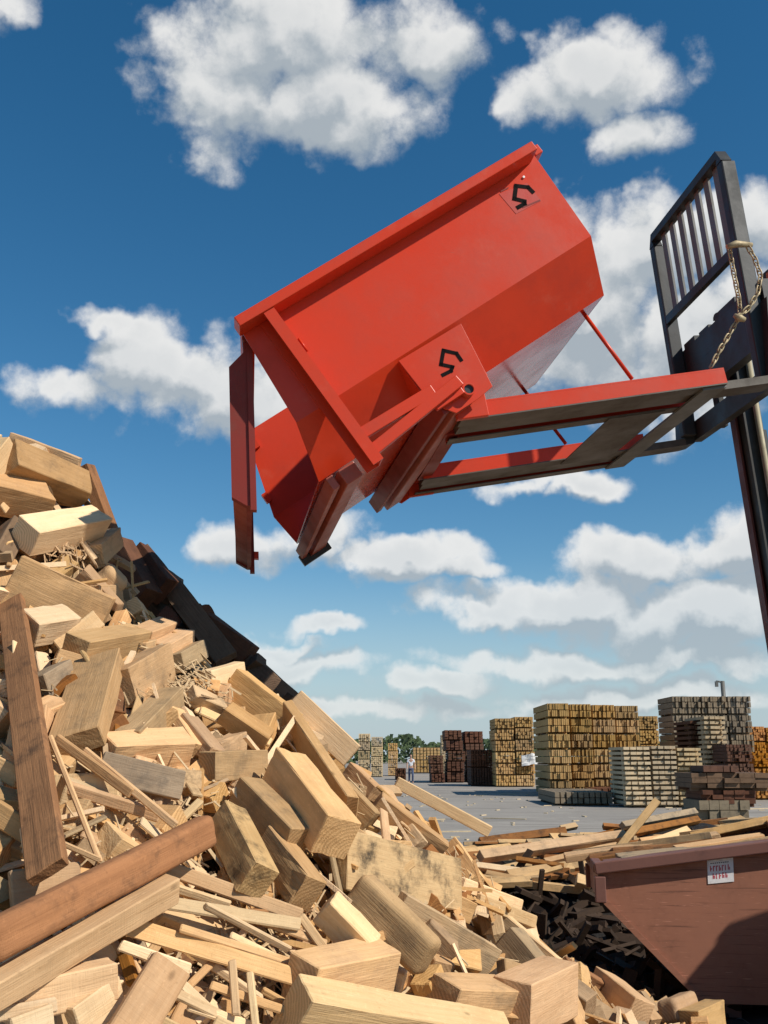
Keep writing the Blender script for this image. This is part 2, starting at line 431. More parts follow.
# ------------------------------------------------------------------ the red hopper on the forks
YAW = math.radians(7.5); D = 4.1; WD = 1.61
U = Vector((math.cos(YAW), math.sin(YAW), 0)); W = Vector((-math.sin(YAW), math.cos(YAW), 0)); Z = Vector((0, 0, 1))
def L(u, w, z): return U*u+W*(D+w)+Z*z
def PX(px, py, w): return on_plane(px, py, L(0, w, 0), W)        # the point of a picture ray on a plane parallel to the hopper side
HA = (-.1169, 3.4335); ANG = math.radians(35.87)
rs_, rn_ = (math.cos(ANG), math.sin(ANG)), (math.sin(ANG), -math.cos(ANG))
R3 = U*rs_[0]+Z*rs_[1]; N3 = U*rn_[0]+Z*rn_[1]
def H(s, n, w): return L(HA[0]+s*rs_[0]+n*rn_[0], w, HA[1]+s*rs_[1]+n*rn_[1])
def hbox(mb, s0, s1, n0, n1, w0, w1):
    return mb.box(H((s0+s1)/2, (n0+n1)/2, (w0+w1)/2), R3*((s1-s0)/2), N3*((n1-n0)/2), W*((w1-w0)/2))
hop = empty('dumping_hopper', L(.91, .78, 3.17), 'bright red steel dumping hopper tipped forward on the raised forks', 'hopper')
BN, BT, CH = .515, .75, .2
for far in (0, 1):
    f = (lambda w: WD-w) if far else (lambda w: w)
    e0, e1_, e2_ = ((.05, -.10, -.11) if far else (.01, -.03, -.06))
    up_ = [(e0, 0), (1.68, 0), (1.651, BN), (e1_, BN)]
    lo_ = [(e1_, BN, 0), (1.651, BN, 0), (1.634, BT, CH), (e2_, BT, CH)]
    MB().prism([H(s, n, f(0)) for s, n in up_], W*(-.006 if far else .006)).build('side_panel', 'red_paint', hop)
    cn = (N3*(-CH)+W*((BT-BN)*(-1 if far else 1))).normalized()
    MB().prism([H(s, n, f(c)) for s, n, c in lo_], cn*.006).build('lower_side_panel', 'red_paint', hop)
    a, bb = sorted((f(-.115), f(-.001)))
    hbox(MB(), -.012, 1.640, .010, .058, a, bb).build('rim_tube', 'red_paint', hop, bev=.004)
    # front corner post: a channel open towards the door
    m = MB(); pa, pb = sorted((f(-.105), f(-.097))); hbox(m, .108, .160, .059, .73 if far else .872, pa, pb)
    pa, pb = sorted((f(-.097), f(-.008))); hbox(m, .150, .158, .059, .73 if far else .872, pa, pb)
    pa, pb = sorted((f(-.008), f(-.001))); hbox(m, .09, .158, .059, .73 if far else .872, pa, pb)
    m.build('corner_post', 'red_paint', hop)
    # gusset plate with the pivot
    pa = f(-.012)
    MB().prism([H(s, n, pa) for s, n in ((.505, .53), (.85, .538), (.79, .858), (.70, .868), (.577, .868), (.512, .775))], W*(.008 if not far else -.008)).build('gusset_plate', 'red_paint', hop, bev=.0015)
    m = MB(); pa, pb = sorted((f(-.003), f(.19)))
    hbox(m, .505, .513, .53, .75, pa, pb); hbox(m, .80, .808, .54, .80, pa, pb)
    m.build('gusset_rib', 'red_paint', hop)
MB().prism([H(-.06, BT, CH), H(1.634, BT, CH), H(1.634, BT, WD-CH), H(-.11, BT, WD-CH)], -N3*.006).build('bottom_panel', 'red_gloss', hop)
MB().prism([H(1.678, 0, .007), H(1.678, 0, WD-.007), H(1.649, BN, WD-.007), H(1.632, BT, WD-CH), H(1.632, BT, CH), H(1.649, BN, .007)], -R3*.006).build('back_panel', 'red_paint', hop)
hbox(MB(), 1.684, 1.73, -.008, .040, 0, WD).build('rim_tube', 'red_paint', hop, bev=.004)
hbox(MB(), .03, .08, -.008, .04, .01, WD-.01).build('header_tube', 'red_paint', hop, bev=.003)
# cross members under the trough
def skew(mb, sn, sf, n0, n1, w0, w1):        # a bar under the trough; (s0,s1) at the near and far end
    mb.prism([H(sn[0], n0, w0), H(sn[1], n0, w0), H(sf[1], n0, w1), H(sf[0], n0, w1)], N3*(n1-n0)); return mb
skew(MB(), (.02, .105), (-.075, .025), .768, .845, .12, WD-.14).build('front_sill', 'red_under_shade', hop, bev=.004)
skew(MB(), (-.045, -.01), (-.13, -.10), .768, .832, .12, WD-.14).build('sill_lip', 'red_under_shade', hop, bev=.003)
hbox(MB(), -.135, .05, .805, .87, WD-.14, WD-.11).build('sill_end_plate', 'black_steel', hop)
skew(MB(), (.585, .69), (.46, .56), .757, .862, .0, WD-.06).build('pivot_channel', 'red_under_shade', hop, bev=.005)
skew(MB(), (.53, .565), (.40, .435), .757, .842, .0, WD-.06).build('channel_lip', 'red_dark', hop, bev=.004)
MB().pipe(H(.678, .815, -.05), H(.678, .815, WD+.05), .029, .022).build('pivot_tube', 'red_paint', hop)
MB().tube([H(.678, .815, -.04), H(.678, .815, WD+.04)], .0219, 14).build('bore_shade_plug', 'black_steel', hop)  # black plug painted in for the shade inside the open pipe
# two link bars at the near side, post to pivot
for (a, b_) in (((362, 434), (433, 391)), ((371, 452), (459, 381))):
    p0 = PX(*a, -.07); p1 = PX(*b_, -.07); d = (p1-p0)
    n_ = d.cross(W).normalized()
    MB().box((p0+p1)/2, d/2, W*.02, n_*.026).build('link_bar', 'red_paint', hop, bev=.003)
p0 = PX(448, 398, -.045); MB().box(p0, R3*.075, N3*.022, W*.012).build('pivot_bracket', 'red_paint', hop, bev=.003)
# logo strokes
def stroke(pts, wd, w, mat, name, parent, off):
    P = [PX(x, y, w)-W*off for x, y in pts]
    mb = MB()
    for i in range(len(P)-1):
        d = P[i+1]-P[i]; n_ = d.cross(W).normalized()*wd
        e = d.normalized()*wd*.9
        mb.prism([P[i]-e+n_, P[i+1]+e+n_, P[i+1]+e-n_, P[i]-e-n_], W*.0001*(i+1))
    return mb.build(name, mat, parent)
stroke(((461,360),(456.5,353.5),(443.5,350.5),(441,364.5),(452.5,367),(451,371),(443,375)), .0085, -.012, 'logo_black', 'cut_out_mark', hop, .0016)
stroke(((532.5,192),(528,187.5),(516,186),(514.3,199.0),(524.5,201.5),(524.5,204),(518,207.5)), .0100, 0, 'logo_black', 'black_mark', hop, .0030)
q = [PX(x, y, 0)-W*.001 for x, y in ((499,194),(527,183),(541,201),(516,214))]
MB().prism(q, -W*.0004).build('mark_backing', 'logo_red', hop)
stroke(((523,207.5),(539.5,200.5)), .0035, 0, 'red_dark', 'mark_lettering', hop, .0026)
stroke(((501,191.5),(508,188)), .0030, 0, 'red_dark', 'mark_lettering', hop, .0026)
MB().tube([PX(523.5,177.5,0)-W*.001, PX(523.5,177.5,0)-W*.007], .006, 8).build('rivet', 'white_label', hop)
# welds: short bright spatters along post and plate
for (x, y) in ((303,345),(319,372),(330,398)):
    p = PX(x, y, 0)-W*.004
    MB().tube([p-N3*.035, p+N3*.035], [.005, .004], 6).build('weld_bead', 'red_paint', hop)
# hanging door
dr = MB()
def dbox(mb, u0, u1, z0, z1, w0, w1): return mb.box(L((u0+u1)/2, (w0+w1)/2, (z0+z1)/2), U*((u1-u0)/2), W*((w1-w0)/2), Z*((z1-z0)/2))
TLT = .035
def DP(e, w, z):                                        # e: out from the door face, z: down from the hinge
    return L(-.070-e+.07*(z/.75)*.6, w, 3.385-z)
def dprism(mb, pts, w0, w1): return mb.prism([DP(e, w0, z) for e, z in pts], W*(w1-w0))
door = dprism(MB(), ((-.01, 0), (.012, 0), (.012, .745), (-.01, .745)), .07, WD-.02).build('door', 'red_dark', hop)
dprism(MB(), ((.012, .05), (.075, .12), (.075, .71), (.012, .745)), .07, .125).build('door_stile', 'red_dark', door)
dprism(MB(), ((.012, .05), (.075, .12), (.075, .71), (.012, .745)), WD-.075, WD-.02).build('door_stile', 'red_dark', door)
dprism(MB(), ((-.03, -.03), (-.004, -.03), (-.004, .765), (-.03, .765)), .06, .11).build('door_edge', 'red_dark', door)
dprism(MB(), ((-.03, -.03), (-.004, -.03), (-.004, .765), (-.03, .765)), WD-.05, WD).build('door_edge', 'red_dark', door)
dprism(MB(), ((.012, .66), (.07, .66), (.07, .705), (.012, .735)), .126, WD-.075).build('door_bottom_rail', 'red_under_shade', door)
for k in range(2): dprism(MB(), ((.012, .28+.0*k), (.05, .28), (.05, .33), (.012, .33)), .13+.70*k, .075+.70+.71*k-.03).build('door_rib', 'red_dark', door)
for wq in (.11, .75, 1.45): MB().tube([L(-.065, wq-.04, 3.41), L(-.065, wq+.06, 3.41)], .022, 10).build('door_hinge', 'red_dark', door)
dprism(MB(), ((-.055, .645), (-.03, .645), (-.03, .685), (-.055, .685)), WD-.06, WD-.01).build('door_latch', 'red_paint', door)
for n_ in (.06, .37): hbox(MB(), -.09 if n_ > .2 else .03, -.055 if n_ > .2 else .07, n_, n_+.06, WD-.045, WD-.008).build('latch_lug', 'red_paint', hop)

# base: two fork sleeves, cross plates, prop rods
BA = math.radians(10.6); B3 = U*math.cos(BA)+Z*math.sin(BA); BU = -U*math.sin(BA)+Z*math.cos(BA)
P0 = L(.909, 0, 3.171)
def BP(b, h, w): return P0+B3*b+BU*h+W*w
def bbox(mb, b0, b1, h0, h1, w0, w1): return mb.box(BP((b0+b1)/2, (h0+h1)/2, (w0+w1)/2), B3*((b1-b0)/2), BU*((h1-h0)/2), W*((w1-w0)/2))
for w0 in (.10, 1.11):
    sv = bbox(MB(), -.02, 1.29, -.02, -.012, w0, w0+.37).build('fork_sleeve', 'red_paint', hop)
    bbox(MB(), -.02, 1.29, -.088, -.0205, w0, w0+.008).build('sleeve_side', 'red_paint', sv)
    bbox(MB(), -.02, 1.29, -.088, -.0205, w0+.362, w0+.37).build('sleeve_side', 'red_paint', sv)
    m = MB(); bbox(m, -.02, 1.29, -.094, -.0885, w0, w0+.10); bbox(m, -.02, 1.29, -.094, -.0885, w0+.29, w0+.37); m.build('sleeve_lip', 'fork_steel', sv)
bbox(MB(), .80, 1.10, -.10, -.0945, .40, 1.20).build('base_plate', 'fork_steel', hop)
bbox(MB(), 1.17, 1.29, -.105, -.0945, .12, 1.47).build('rear_strap', 'grey_steel', hop)
bbox(MB(), -.04, .03, -.075, -.02, .36, 1.18).build('base_cross_bar', 'red_dark', hop)
for w0, w1 in ((.06, .10), (1.44, 1.48)): bbox(MB(), -.05, .10, -.10, .045, w0, w1-.01).build('pivot_ear', 'red_paint', hop, bev=.004)
MB().tube([PX(582,311,.28), PX(632,379,.21)], .0105, 8).build('prop_rod', 'red_paint', hop)
MB().tube([PX(511,373,1.28), PX(566,444,1.27)], .0105, 8).build('prop_rod', 'red_dark', hop)

# ------------------------------------------------------------------ forklift
fl = empty('forklift', L(3.5, .77, 0), 'orange forklift with black mast and load backrest holding up the hopper', 'forklift')
for w0 in (.215, 1.235):
    fk = bbox(MB(), -.0, 1.60, -.085, -.045, w0, w0+.13).build('fork', 'fork_steel', fl)
    a = BP(1.60, -.085, w0); b_ = BP(1.60, -.045, w0); top = L(2.50, w0, 3.84)
    MB().prism([a, a+U*.05+Z*.015, a+U*.065+Z*.05, top+U*.045, top, b_], W*.13).build('fork_shank', 'black_steel', fk)
MA = math.atan(.0894); MU = -U*math.sin(MA)+Z*math.cos(MA); MF = U*math.cos(MA)+Z*math.sin(MA)
K0 = L(2.496, 0, 3.4265)
def KP(f, h, w): return K0+MF*f+MU*h+W*w
def kbox(mb, f0, f1, h0, h1, w0, w1): return mb.box(KP((f0+f1)/2, (h0+h1)/2, (w0+w1)/2), MF*((f1-f0)/2), MU*((h1-h0)/2), W*((w1-w0)/2))
wa, wb = .28, 1.25
# backrest
for a in (wa, wb-.06): 
    m = MB(); kbox(m, -.03, .05, 0, 1.22, a, a+.06)
    m.build('backrest_post', 'black_steel', fl, bev=.008)
m = MB(); kbox(m, -.03, .03, 1.255, 1.30, wa+.045, wb-.045)
for a, b_ in ((wa, wa+.045), (wb, wb-.045)):
    m.prism([KP(-.03, 1.2205, a), KP(-.03, 1.2205, a+(.06 if b_ > a else -.06)), KP(-.03, 1.255, b_), KP(-.03, 1.30, b_)], MF*.06)
m.build('backrest_top', 'black_steel', fl)
kbox(MB(), -.028, .004, .70, .75, wa+.06, wb-.06).build('backrest_crossbar', 'black_steel', fl)
for k in range(7):
    a = wa+.11+k*(wb-wa-.22-.055)/6
    kbox(MB(), .005, .018, .72, 1.258, a, a+.055).build('backrest_bar', 'grey_steel', fl)
# carriage
m = MB(); kbox(m, .055, .11, .40, .53, wa-.02, wb+.02)
for a, b_, h in ((wa+.05, wa+.20, .02), (wa+.26, wa+.50, .035), (wa+.58, wa+.70, .018), (wa+.76, wa+.90, .03)): kbox(m, .055, .10, .5305, .5305+h, a, b_)
m.build('carriage_bar', 'black_steel', fl)
m = MB(); kbox(m, .055, .12, .22, .3995, wa+.05, wb-.05); m.build('carriage_plate', 'black_steel', fl)
m = MB(); kbox(m, .055, .11, -.02, .09, wa-.02, wb+.02)
m.build('carriage_bar', 'black_steel', fl)
for a in (.45, 1.03): kbox(MB(), .125, .165, .0, .60, a, a+.05).build('carriage_side_plate', 'black_steel', fl)
m = MB(); 
pts = [KP(.08, .525, .80)+MU*(.03+.028*math.sin(i*math.pi/5))*1+W*(.028*math.cos(i*math.pi/5)) for i in range(6)]
m.tube(pts, .007, 6); m.build('lifting_eye', 'black_steel', fl)
# mast, tilted forward a little with the carriage
TA = math.atan(.0773); TU = -U*math.sin(TA)+Z*math.cos(TA); TF = U*math.cos(TA)+Z*math.sin(TA)
T0 = L(2.703, 0, 3.56)
def tbox(mb, f0, f1, h0, h1, w0, w1): return mb.box(T0+TF*((f0+f1)/2)+TU*((h0+h1)/2)+W*((w0+w1)/2), TF*((f1-f0)/2), TU*((h1-h0)/2), W*((w1-w0)/2))
for w0, s_ in ((1.10, -1), (.42, 1)):
    def ww(a, b_): return sorted((w0+s_*a, w0+s_*b_))
    m = MB(); tbox(m, 0, .012, -3.30, .55, *ww(0, .06)); tbox(m, .012, .10, -3.30, .55, *ww(0, .012)); tbox(m, .10, .112, -3.30, .55, *ww(0, .06))
    m.build('outer_mast_rail', 'mast_dark' if s_ < 0 else 'orange_paint', fl)
    m = MB(); tbox(m, .02, .032, -3.0, .58, *ww(.065, .125)); tbox(m, .032, .11, -3.0, .58, *ww(.065, .078)); tbox(m, .11, .122, -3.0, .58, *ww(.065, .125))
    m.build('inner_mast_rail', 'black_steel', fl)
    q0 = T0+TF*.15+W*(w0+s_*.045)
    MB().tube([q0-TU*3.2, q0-TU*.15], .035, 14).build('lift_cylinder', 'black_steel', fl)
    MB().tube([q0-TU*.15, q0+TU*.5], .02, 12).build('cylinder_rod', 'chrome', fl)
    q0 = T0+TF*.06+W*(w0+s_*.20)
    MB().tube([q0-TU*3.0, q0+TU*.5], .018, 8).build('hydraulic_hose', 'chrome' if s_ < 0 else 'rubber', fl)
for h in (-2.9, .40, .56): 
    m = MB(); tbox(m, .125, .16, h-.06, h+.02, .43, 1.09); m.build('mast_tie_bar', 'black_steel', fl)
tbox(MB(), .02, .30, -.15, .10, .25, .40).build('mast_bracket', 'orange_paint', fl, bev=.01)
# truck body (beyond the right edge)
def lbox(name, mat, u0, u1, w0, w1, z0, z1, bev=.03, par=None): return dbox(MB(), u0+.62, u1+.62, z0, z1, w0, w1).build(name, mat, par or fl, bev=bev)
def lpr(name, mat, pts, w0, w1, bev=.02): return MB().prism([L(u+.62, w0, z) for u, z in pts], W*(w1-w0)).build(name, mat, fl, bev=bev)
lpr('chassis', 'orange_paint', ((2.9,.25),(4.75,.25),(4.75,.55),(3.35,.55),(3.30,.40),(2.95,.40)), .30, 1.24)
lpr('hood', 'orange_paint', ((3.72,.55),(4.78,.55),(4.78,1.02),(4.62,1.10),(3.72,1.06)), .34, 1.20, .05)
lpr('counterweight', 'orange_paint', ((4.80,.28),(5.18,.34),(5.26,.60),(5.20,1.02),(4.80,1.10)), .22, 1.32, .06)
lpr('dashboard', 'black_steel', ((2.98,.41),(3.14,.41),(3.22,1.15),(3.10,1.20),(2.98,1.0)), .40, 1.14)
MB().tube([L(3.82,.77,1.1), L(4.04,.77,1.28)], .02, 8).build('steering_column', 'black_steel', fl)
m = MB(); cpt = L(4.05,.77,1.29); ax = (U*.7+Z*.7).normalized(); e1 = W; e2 = ax.cross(W)
m.tube([cpt+(e1*math.cos(i*math.pi/10)+e2*math.sin(i*math.pi/10))*.17 for i in range(20)], .014, 8, closed=True); m.build('steering_wheel', 'rubber', fl)
for w0 in (.355, 1.155): lpr('skip_shadow_panel', 'orange_paint', ((3.26,.56),(3.26,1.93),(3.42,1.96),(4.12,1.47),(4.12,1.12),(3.70,1.12),(3.70,.56)), w0, w0+.03, .004)  # unseen plates added, outlined to throw a sloping shadow on the skip
lbox('seat', 'rubber', 3.8, 4.25, .52, 1.02, 1.105, 1.22, .04)
lpr('seat_back', 'rubber', ((4.22,1.22),(4.32,1.20),(4.42,1.72),(4.33,1.74)), .54, 1.0, .03)
for w0 in (.34, 1.15):
    lpr('guard_post', 'black_steel', ((3.64,1.12),(3.70,1.12),(3.92,2.10),(3.86,2.10)), w0, w0+.05, .005)
    lpr('guard_post', 'black_steel', ((4.70,1.1),(4.76,1.1),(4.92,2.10),(4.86,2.10)), w0, w0+.05, .005)
    lbox('guard_rail', 'black_steel', 3.84, 4.96, w0, w0+.05, 2.102, 2.15, .005)
lbox('guard_shadow_plate', 'black_steel', 3.86, 4.94, .392, 1.148, 2.11, 2.14, 0)  # unseen plate, made solid instead of bars for an unstriped shadow
for u, r_, ws in ((3.44, .34, ((.10, .34), (1.20, 1.44))), (5.17, .26, ((.16, .34), (1.20, 1.38)))):
    for w0, w1 in ws:
        wh = empty('wheel', L(u, (w0+w1)/2, r_), None, None); wh.parent = fl; wh.location = Vector(wh['_o'])-Vector(fl['_o'])
        MB().pipe(L(u, w0, r_), L(u, w1, r_), r_, r_*.55, 28).build('tyre', 'rubber', wh, bev=.02)
        MB().pipe(L(u, w0+.03, r_), L(u, w1-.03, r_), r_*.55, r_*.15, 24).build('rim', 'orange_paint', wh)
lbox('axle', 'black_steel', 2.76, 2.90, .35, 1.19, .27, .41, .01)
lbox('steer_axle', 'black_steel', 4.50, 4.60, .35, 1.19, .22, .249, .005)

# chain from backrest post down to the hopper base
def chain(name, pix, w, label):
    P = [PX(x, y, w) for x, y in pix]
    seg = []; step = .033
    acc = 0; cur = P[0]; out = [cur.copy()]; i = 1
    while i < len(P):
        d = P[i]-cur
        if d.length < step: i += 1; continue
        cur = cur+d.normalized()*step; out.append(cur.copy())
    m = MB()
    for k in range(len(out)-1):
        c = (out[k]+out[k+1])/2; d = (out[k+1]-out[k]).normalized()
        s_ = d.cross(W).normalized(); s_ = (s_+W*.35).normalized() if k % 2 else (s_*.35-W).normalized()
        s_ = (s_-d*s_.dot(d)).normalized()
        ring = []
        for j in range(12):
            a = j*math.pi/6
            ring.append(c+d*(.013*math.cos(a)+.012*(1 if math.cos(a) > .01 else -1 if math.cos(a) < -.01 else 0))+s_*.0115*math.sin(a))
        m.tube(ring, .0041, 6, closed=True)
    o = m.build(name, 'brass_chain', origin=out[0]); return tag(o, label, 'chain', 'chains on the forklift backrest')
chain('chain', ((748,247),(757,262),(762,280),(757,298),(748,309),(738,317),(733,328),(726,340),(718,353),(711,367)), .20, 'brass safety chain running from backrest post down to the red hopper base')
chain('chain', ((729,246),(733,270),(736,285),(739,300),(740,314)), .24, 'short brass chain loop hanging straight down along the backrest post')
tag(MB().tube([PX(727,247,.20), PX(736,244,.20), PX(752,245,.20)], [.014,.019,.012], 8).build('chain_hook', 'brass_chain', origin=PX(727,247,.20)), 'brass hook at the top of the backrest chain', 'hook')
tag(MB().tube([PX(734,315,.17), PX(739,318,.17), PX(745,320,.17)], [.010,.020,.012], 8).build('chain_shackle', 'brass_chain', origin=PX(737,316,.17)), 'brass shackle joining the two chain runs halfway down', 'shackle')

# ------------------------------------------------------------------ wood offcuts
def block_mesh(l, w_, t_, rr, jit=.05, bev=.004, seg=1, taper=1.0, skewx=0.):
    bm = bmesh.new(); bmesh.ops.create_cube(bm, size=1)
    ca, cb_ = rr.uniform(-1, 1)*jit*1.6, rr.uniform(-1, 1)*jit*1.6
    for v in bm.verts:
        x, y, z = v.co
        k = taper if x > 0 else 1
        v.co = Vector((x*l+(y*ca+z*cb_)*w_*(1 if x > 0 else -.6)+skewx*y*w_*(1 if x > 0 else 0),
                       y*w_*k*(1+rr.uniform(-jit, jit)), z*t_*k*(1+rr.uniform(-jit, jit))))
    b = min(bev, .3*min(w_, t_, l))
    if seg > 1 or min(w_, t_) < .03:
        bmesh.ops.bevel(bm, geom=bm.edges[:], offset=b, segments=seg, affect='EDGES', profile=.5)
        if seg > 1: bmesh.ops.subdivide_edges(bm, edges=[e for e in bm.edges if e.calc_length() > .04], cuts=6, use_grid_fill=True)
        so_ = Vector([rr.uniform(0, 90) for _ in range(3)])
        for v in bm.verts: v.co += v.co.normalized()*(noise.noise(v.co*9+so_)*.006+noise.noise(v.co*30+so_)*.003)*(1 if seg > 1 else .25)
        return bm
    bmesh.ops.bevel(bm, geom=bm.edges[:], offset=min(b, .0035), segments=1, affect='EDGES', profile=.5)
    bmesh.ops.subdivide_edges(bm, edges=[e for e in bm.edges if e.calc_length() > .035], cuts=3, use_grid_fill=True)
    so_ = Vector([rr.uniform(0, 90) for _ in range(3)]); chip = rr.uniform(.004, .011)
    for v in bm.verts:
        c = v.co
        ed = (abs(c.x) > l*.5-.012)+(abs(c.y) > w_*.5*.93)+(abs(c.z) > t_*.5*.93)     # how many faces meet here
        nz = noise.noise(c*11+so_)*.004+noise.noise(c*38+so_)*.0022
        c += c.normalized()*nz
        if ed >= 2:                                                                    # chipped arrises
            k = max(0, noise.noise(c*24+so_*2)-.08)
            c -= Vector((c.x/l*.6, c.y/w_, c.z/t_))*k*chip*3
    return bm
def frame(p1, p2, nrm, roll):
    X = (p2-p1).normalized(); e2 = (nrm-X*nrm.dot(X)).normalized(); e1 = e2.cross(X)
    c, s_ = math.cos(roll), math.sin(roll)
    return X, e1*c+e2*s_, e2*c-e1*s_
def mat3(X, Y, Zv, p):
    m = Matrix.Identity(4)
    for i, a in enumerate((X, Y, Zv)):
        for k in range(3): m[k][i] = a[k]
    m.translation = p; return m
rb = random.Random(21)
LAND = []                                       # (pixel, phrase) of the named pieces
def put(name, p1, p2, w_, t_, roll, nrm, mat, rr=rb, **k):
    X, Y, Zv = frame(p1, p2, nrm, roll)
    bm = block_mesh((p2-p1).length, w_, t_, rr, **k)
    me = bpy.data.meshes.new(name); bm.to_mesh(me); bm.free(); me.materials.append(M[mat])
    if k.get('seg', 1) > 1:
        for pl in me.polygons: pl.use_smooth = True
    o = bpy.data.objects.new(name, me); C.objects.link(o); o.matrix_world = mat3(X, Y, Zv, (p1+p2)/2)
    return o
def off(x1, y1, x2, y2, w_, t_, roll, mat, name, label, cat, lift=.05, dd=(0, 0), Y=None, phrase=None, nv=None, **k):
    """one offcut; its axis runs between two picture points that lie on the pile, sizes in pixels"""
    if Y: p1, p2 = at_y(x1, y1, Y[0]), at_y(x2, y2, Y[1])
    else:
        p1, p2 = surf(x1, y1), surf(x2, y2)
        d1 = (p1-EYE).length; d2 = (p2-EYE).length
        # keep pieces lying on the slope: no piece may plunge much deeper than it is long on screen
        lim = 1.6*math.hypot(x2-x1, y2-y1)*min(d1, d2)/F+.05
        if abs(d1-d2) > lim:
            if d1 > d2: d1 = d2+lim
            else: d2 = d1+lim
        p1 = EYE+ray(x1, y1).normalized()*(d1-lift+dd[0]); p2 = EYE+ray(x2, y2).normalized()*(d2-lift+dd[1])
    mid = (p1+p2)/2; dist = (mid-EYE).length
    nrm = Vector(nv) if nv else (normal(mid)*.3+(EYE-mid).normalized()*.95)
    o = put(name, p1, p2, w_*dist/F*.86, t_*dist/F*.82, math.radians(roll+10), nrm, mat, **k)
    tag(o, label, cat, 'wood offcuts on the scrap pile')
    if phrase: LAND.append((((x1+x2)/2, (y1+y2)/2), phrase))
    return o
B = 'wood_block'; K = 'wood block'; PL = 'plank'; PK = 'plank'; SL = 'slat'
# --- crest, upper left
off(10,438,80,464,14,9,15,'pink',PL,'worn pinkish board lying across the very top of the pile',PK,.10,phrase='the topmost board')
off(8,458,84,490,30,40,42,'weathered',B,'weathered beam end just under the topmost board',K,.10,phrase='the beam under the topmost board')
off(86,466,114,541,12,34,20,'brown',PL,'narrow brown plank leaning down the right of the crest',PK,.02,dd=(0,.1),phrase='the narrow leaning crest plank')
off(-14,470,6,446,26,26,30,'pale',B,'pale block cut by the left picture edge at the crest',K,.08)
off(-8,492,46,503,34,36,30,'pink',B,'rough pink chunk left of the big pale sawn block',K,.04,jit=.16)
off(24,536,96,523,32,34,44,'pale',B,'big pale sawn block with a clean flat top near the crest',K,.14,phrase='the big pale sawn block')
off(-4,560,14,528,24,30,10,'dark',B,'block painted dark for shade at the left edge below the crest',K,.0)  # this block's shade is put into its dark wood colour
off(93,556,113,538,24,24,20,'weathered',B,'small mossy block end under the leaning crest plank',K,.03)
off(10,580,104,622,58,20,6,'weathered',PL,'broad weathered slab with a mossy sawn face',PK,.12,phrase='the broad mossy slab')
off(80,573,120,608,22,26,30,'pink',B,'wedge shaped pink offcut above the broad mossy slab',K,.05,jit=.14,taper=.5)
off(100,572,120,592,30,30,15,'pine',B,'round ended pine chunk at the right of the upper slope',K,.05,bev=.03,seg=3)
off(28,628,68,622,30,36,40,'pale',B,'pale ended block beside the upright brown plank',K,.10,phrase='the pale ended block')
off(74,650,138,639,30,34,36,'pine',B,'long block with a sunlit orange end face',K,.11,phrase='the orange ended block')
off(38,688,66,672,26,24,20,'grey',B,'bluish grey block behind the upright brown plank',K,.06)
off(100,663,76,744,54,26,24,'weathered',B,'steeply tilted block with a mottled tan broad face',K,.15,phrase='the mottled tilted block')
off(12,602,48,872,34,13,22,'brown',PL,'reddish brown plank standing almost upright at the left',PK,.24,dd=(.18,-.05),phrase='the upright brown plank')
off(120,690,162,664,44,34,25,'weathered',B,'mossy wedge block right of the mottled tilted block',K,.07,jit=.12)
off(128,742,172,698,26,30,38,'weathered',B,'squared beam pointing up to the right with a dark side',K,.10)
off(172,714,198,752,20,24,30,'pine',B,'short orange pine block with ringed end',K,.08)
off(102,752,186,746,34,34,40,'pine',B,'pine block with a pointed sawn end',K,.10,jit=.12,phrase='the pointed pine block')
off(100,766,182,786,32,12,-8,'grey',PL,'grey edged board lying below the pointed pine block',PK,.14,phrase='the grey edged board')
# --- middle of the slope
off(140,640,166,630,26,26,40,'pine',B,'small pine block at the foot of the sawdust patch',K,.05)
off(160,655,186,640,26,24,35,'pine',B,'pine block tucked under the dark ridge boards',K,.04)
off(176,664,200,650,22,20,20,'grey',B,'small greyish block next to the dark ridge',K,.04)
off(185,722,214,758,22,28,28,'pink',B,'narrow pink block with a bright end on the middle slope',K,.10)
off(206,680,240,670,20,16,20,'pale',B,'thin pale offcut below the dark ridge boards',K,.04)
off(232,684,288,728,40,28,18,'pine',B,'smooth tan slab sloping right on the mid ridge',K,.08,phrase='the smooth tan slab')
off(224,712,268,742,22,26,34,'pink',B,'pinkish beam end below the smooth tan slab',K,.10)
off(214,752,238,742,20,22,20,'weathered',B,'little rough block above the square faced block',K,.05,jit=.15)
off(207,766,259,764,32,30,8,'weathered',B,'square faced block with a dull tan end',K,.10,phrase='the square faced block')
off(286,726,350,826,70,13,0,'pine',PL,'large thick board standing on edge, its broad side shaded',PK,.12,nv=(-.80,-.55,-.05),phrase='the large board on edge')
off(292,700,352,756,30,7,10,'pale',PL,'whitest fresh board on the right shoulder of the pile',PK,.10,phrase='the whitest fresh board')
off(284,768,336,838,44,44,42,'pine',B,'big squared beam with sunlit top pointing at the viewer',K,.34,dd=(.06,-.06),phrase='the big squared beam')
off(244,792,296,846,40,36,36,'weathered',B,'stubby grey tan block left of the big squared beam',K,.14,dd=(.05,-.05),phrase='the stubby grey tan block')
off(226,818,258,882,40,34,36,'stained',B,'block with black stain marks on its shaded side',K,.17,dd=(.05,-.05),phrase='the black marked block')
off(270,842,308,894,36,32,30,'pink',B,'pink block lying against the black marked block',K,.14,dd=(.05,-.05))
off(338,860,452,886,58,30,-8,'stained',B,'large timber face blotched with black mould',K,.14,phrase='the mouldy timber')
off(356,888,430,960,44,34,18,'weathered',B,'round edged grey post with a pale oval end',K,.20,dd=(.05,-.08),bev=.022,seg=3,phrase='the round edged post')
off(325,905,368,950,32,30,36,'pale',B,'pale block resting on top of the rough pink block',K,.20,phrase='the pale resting block')
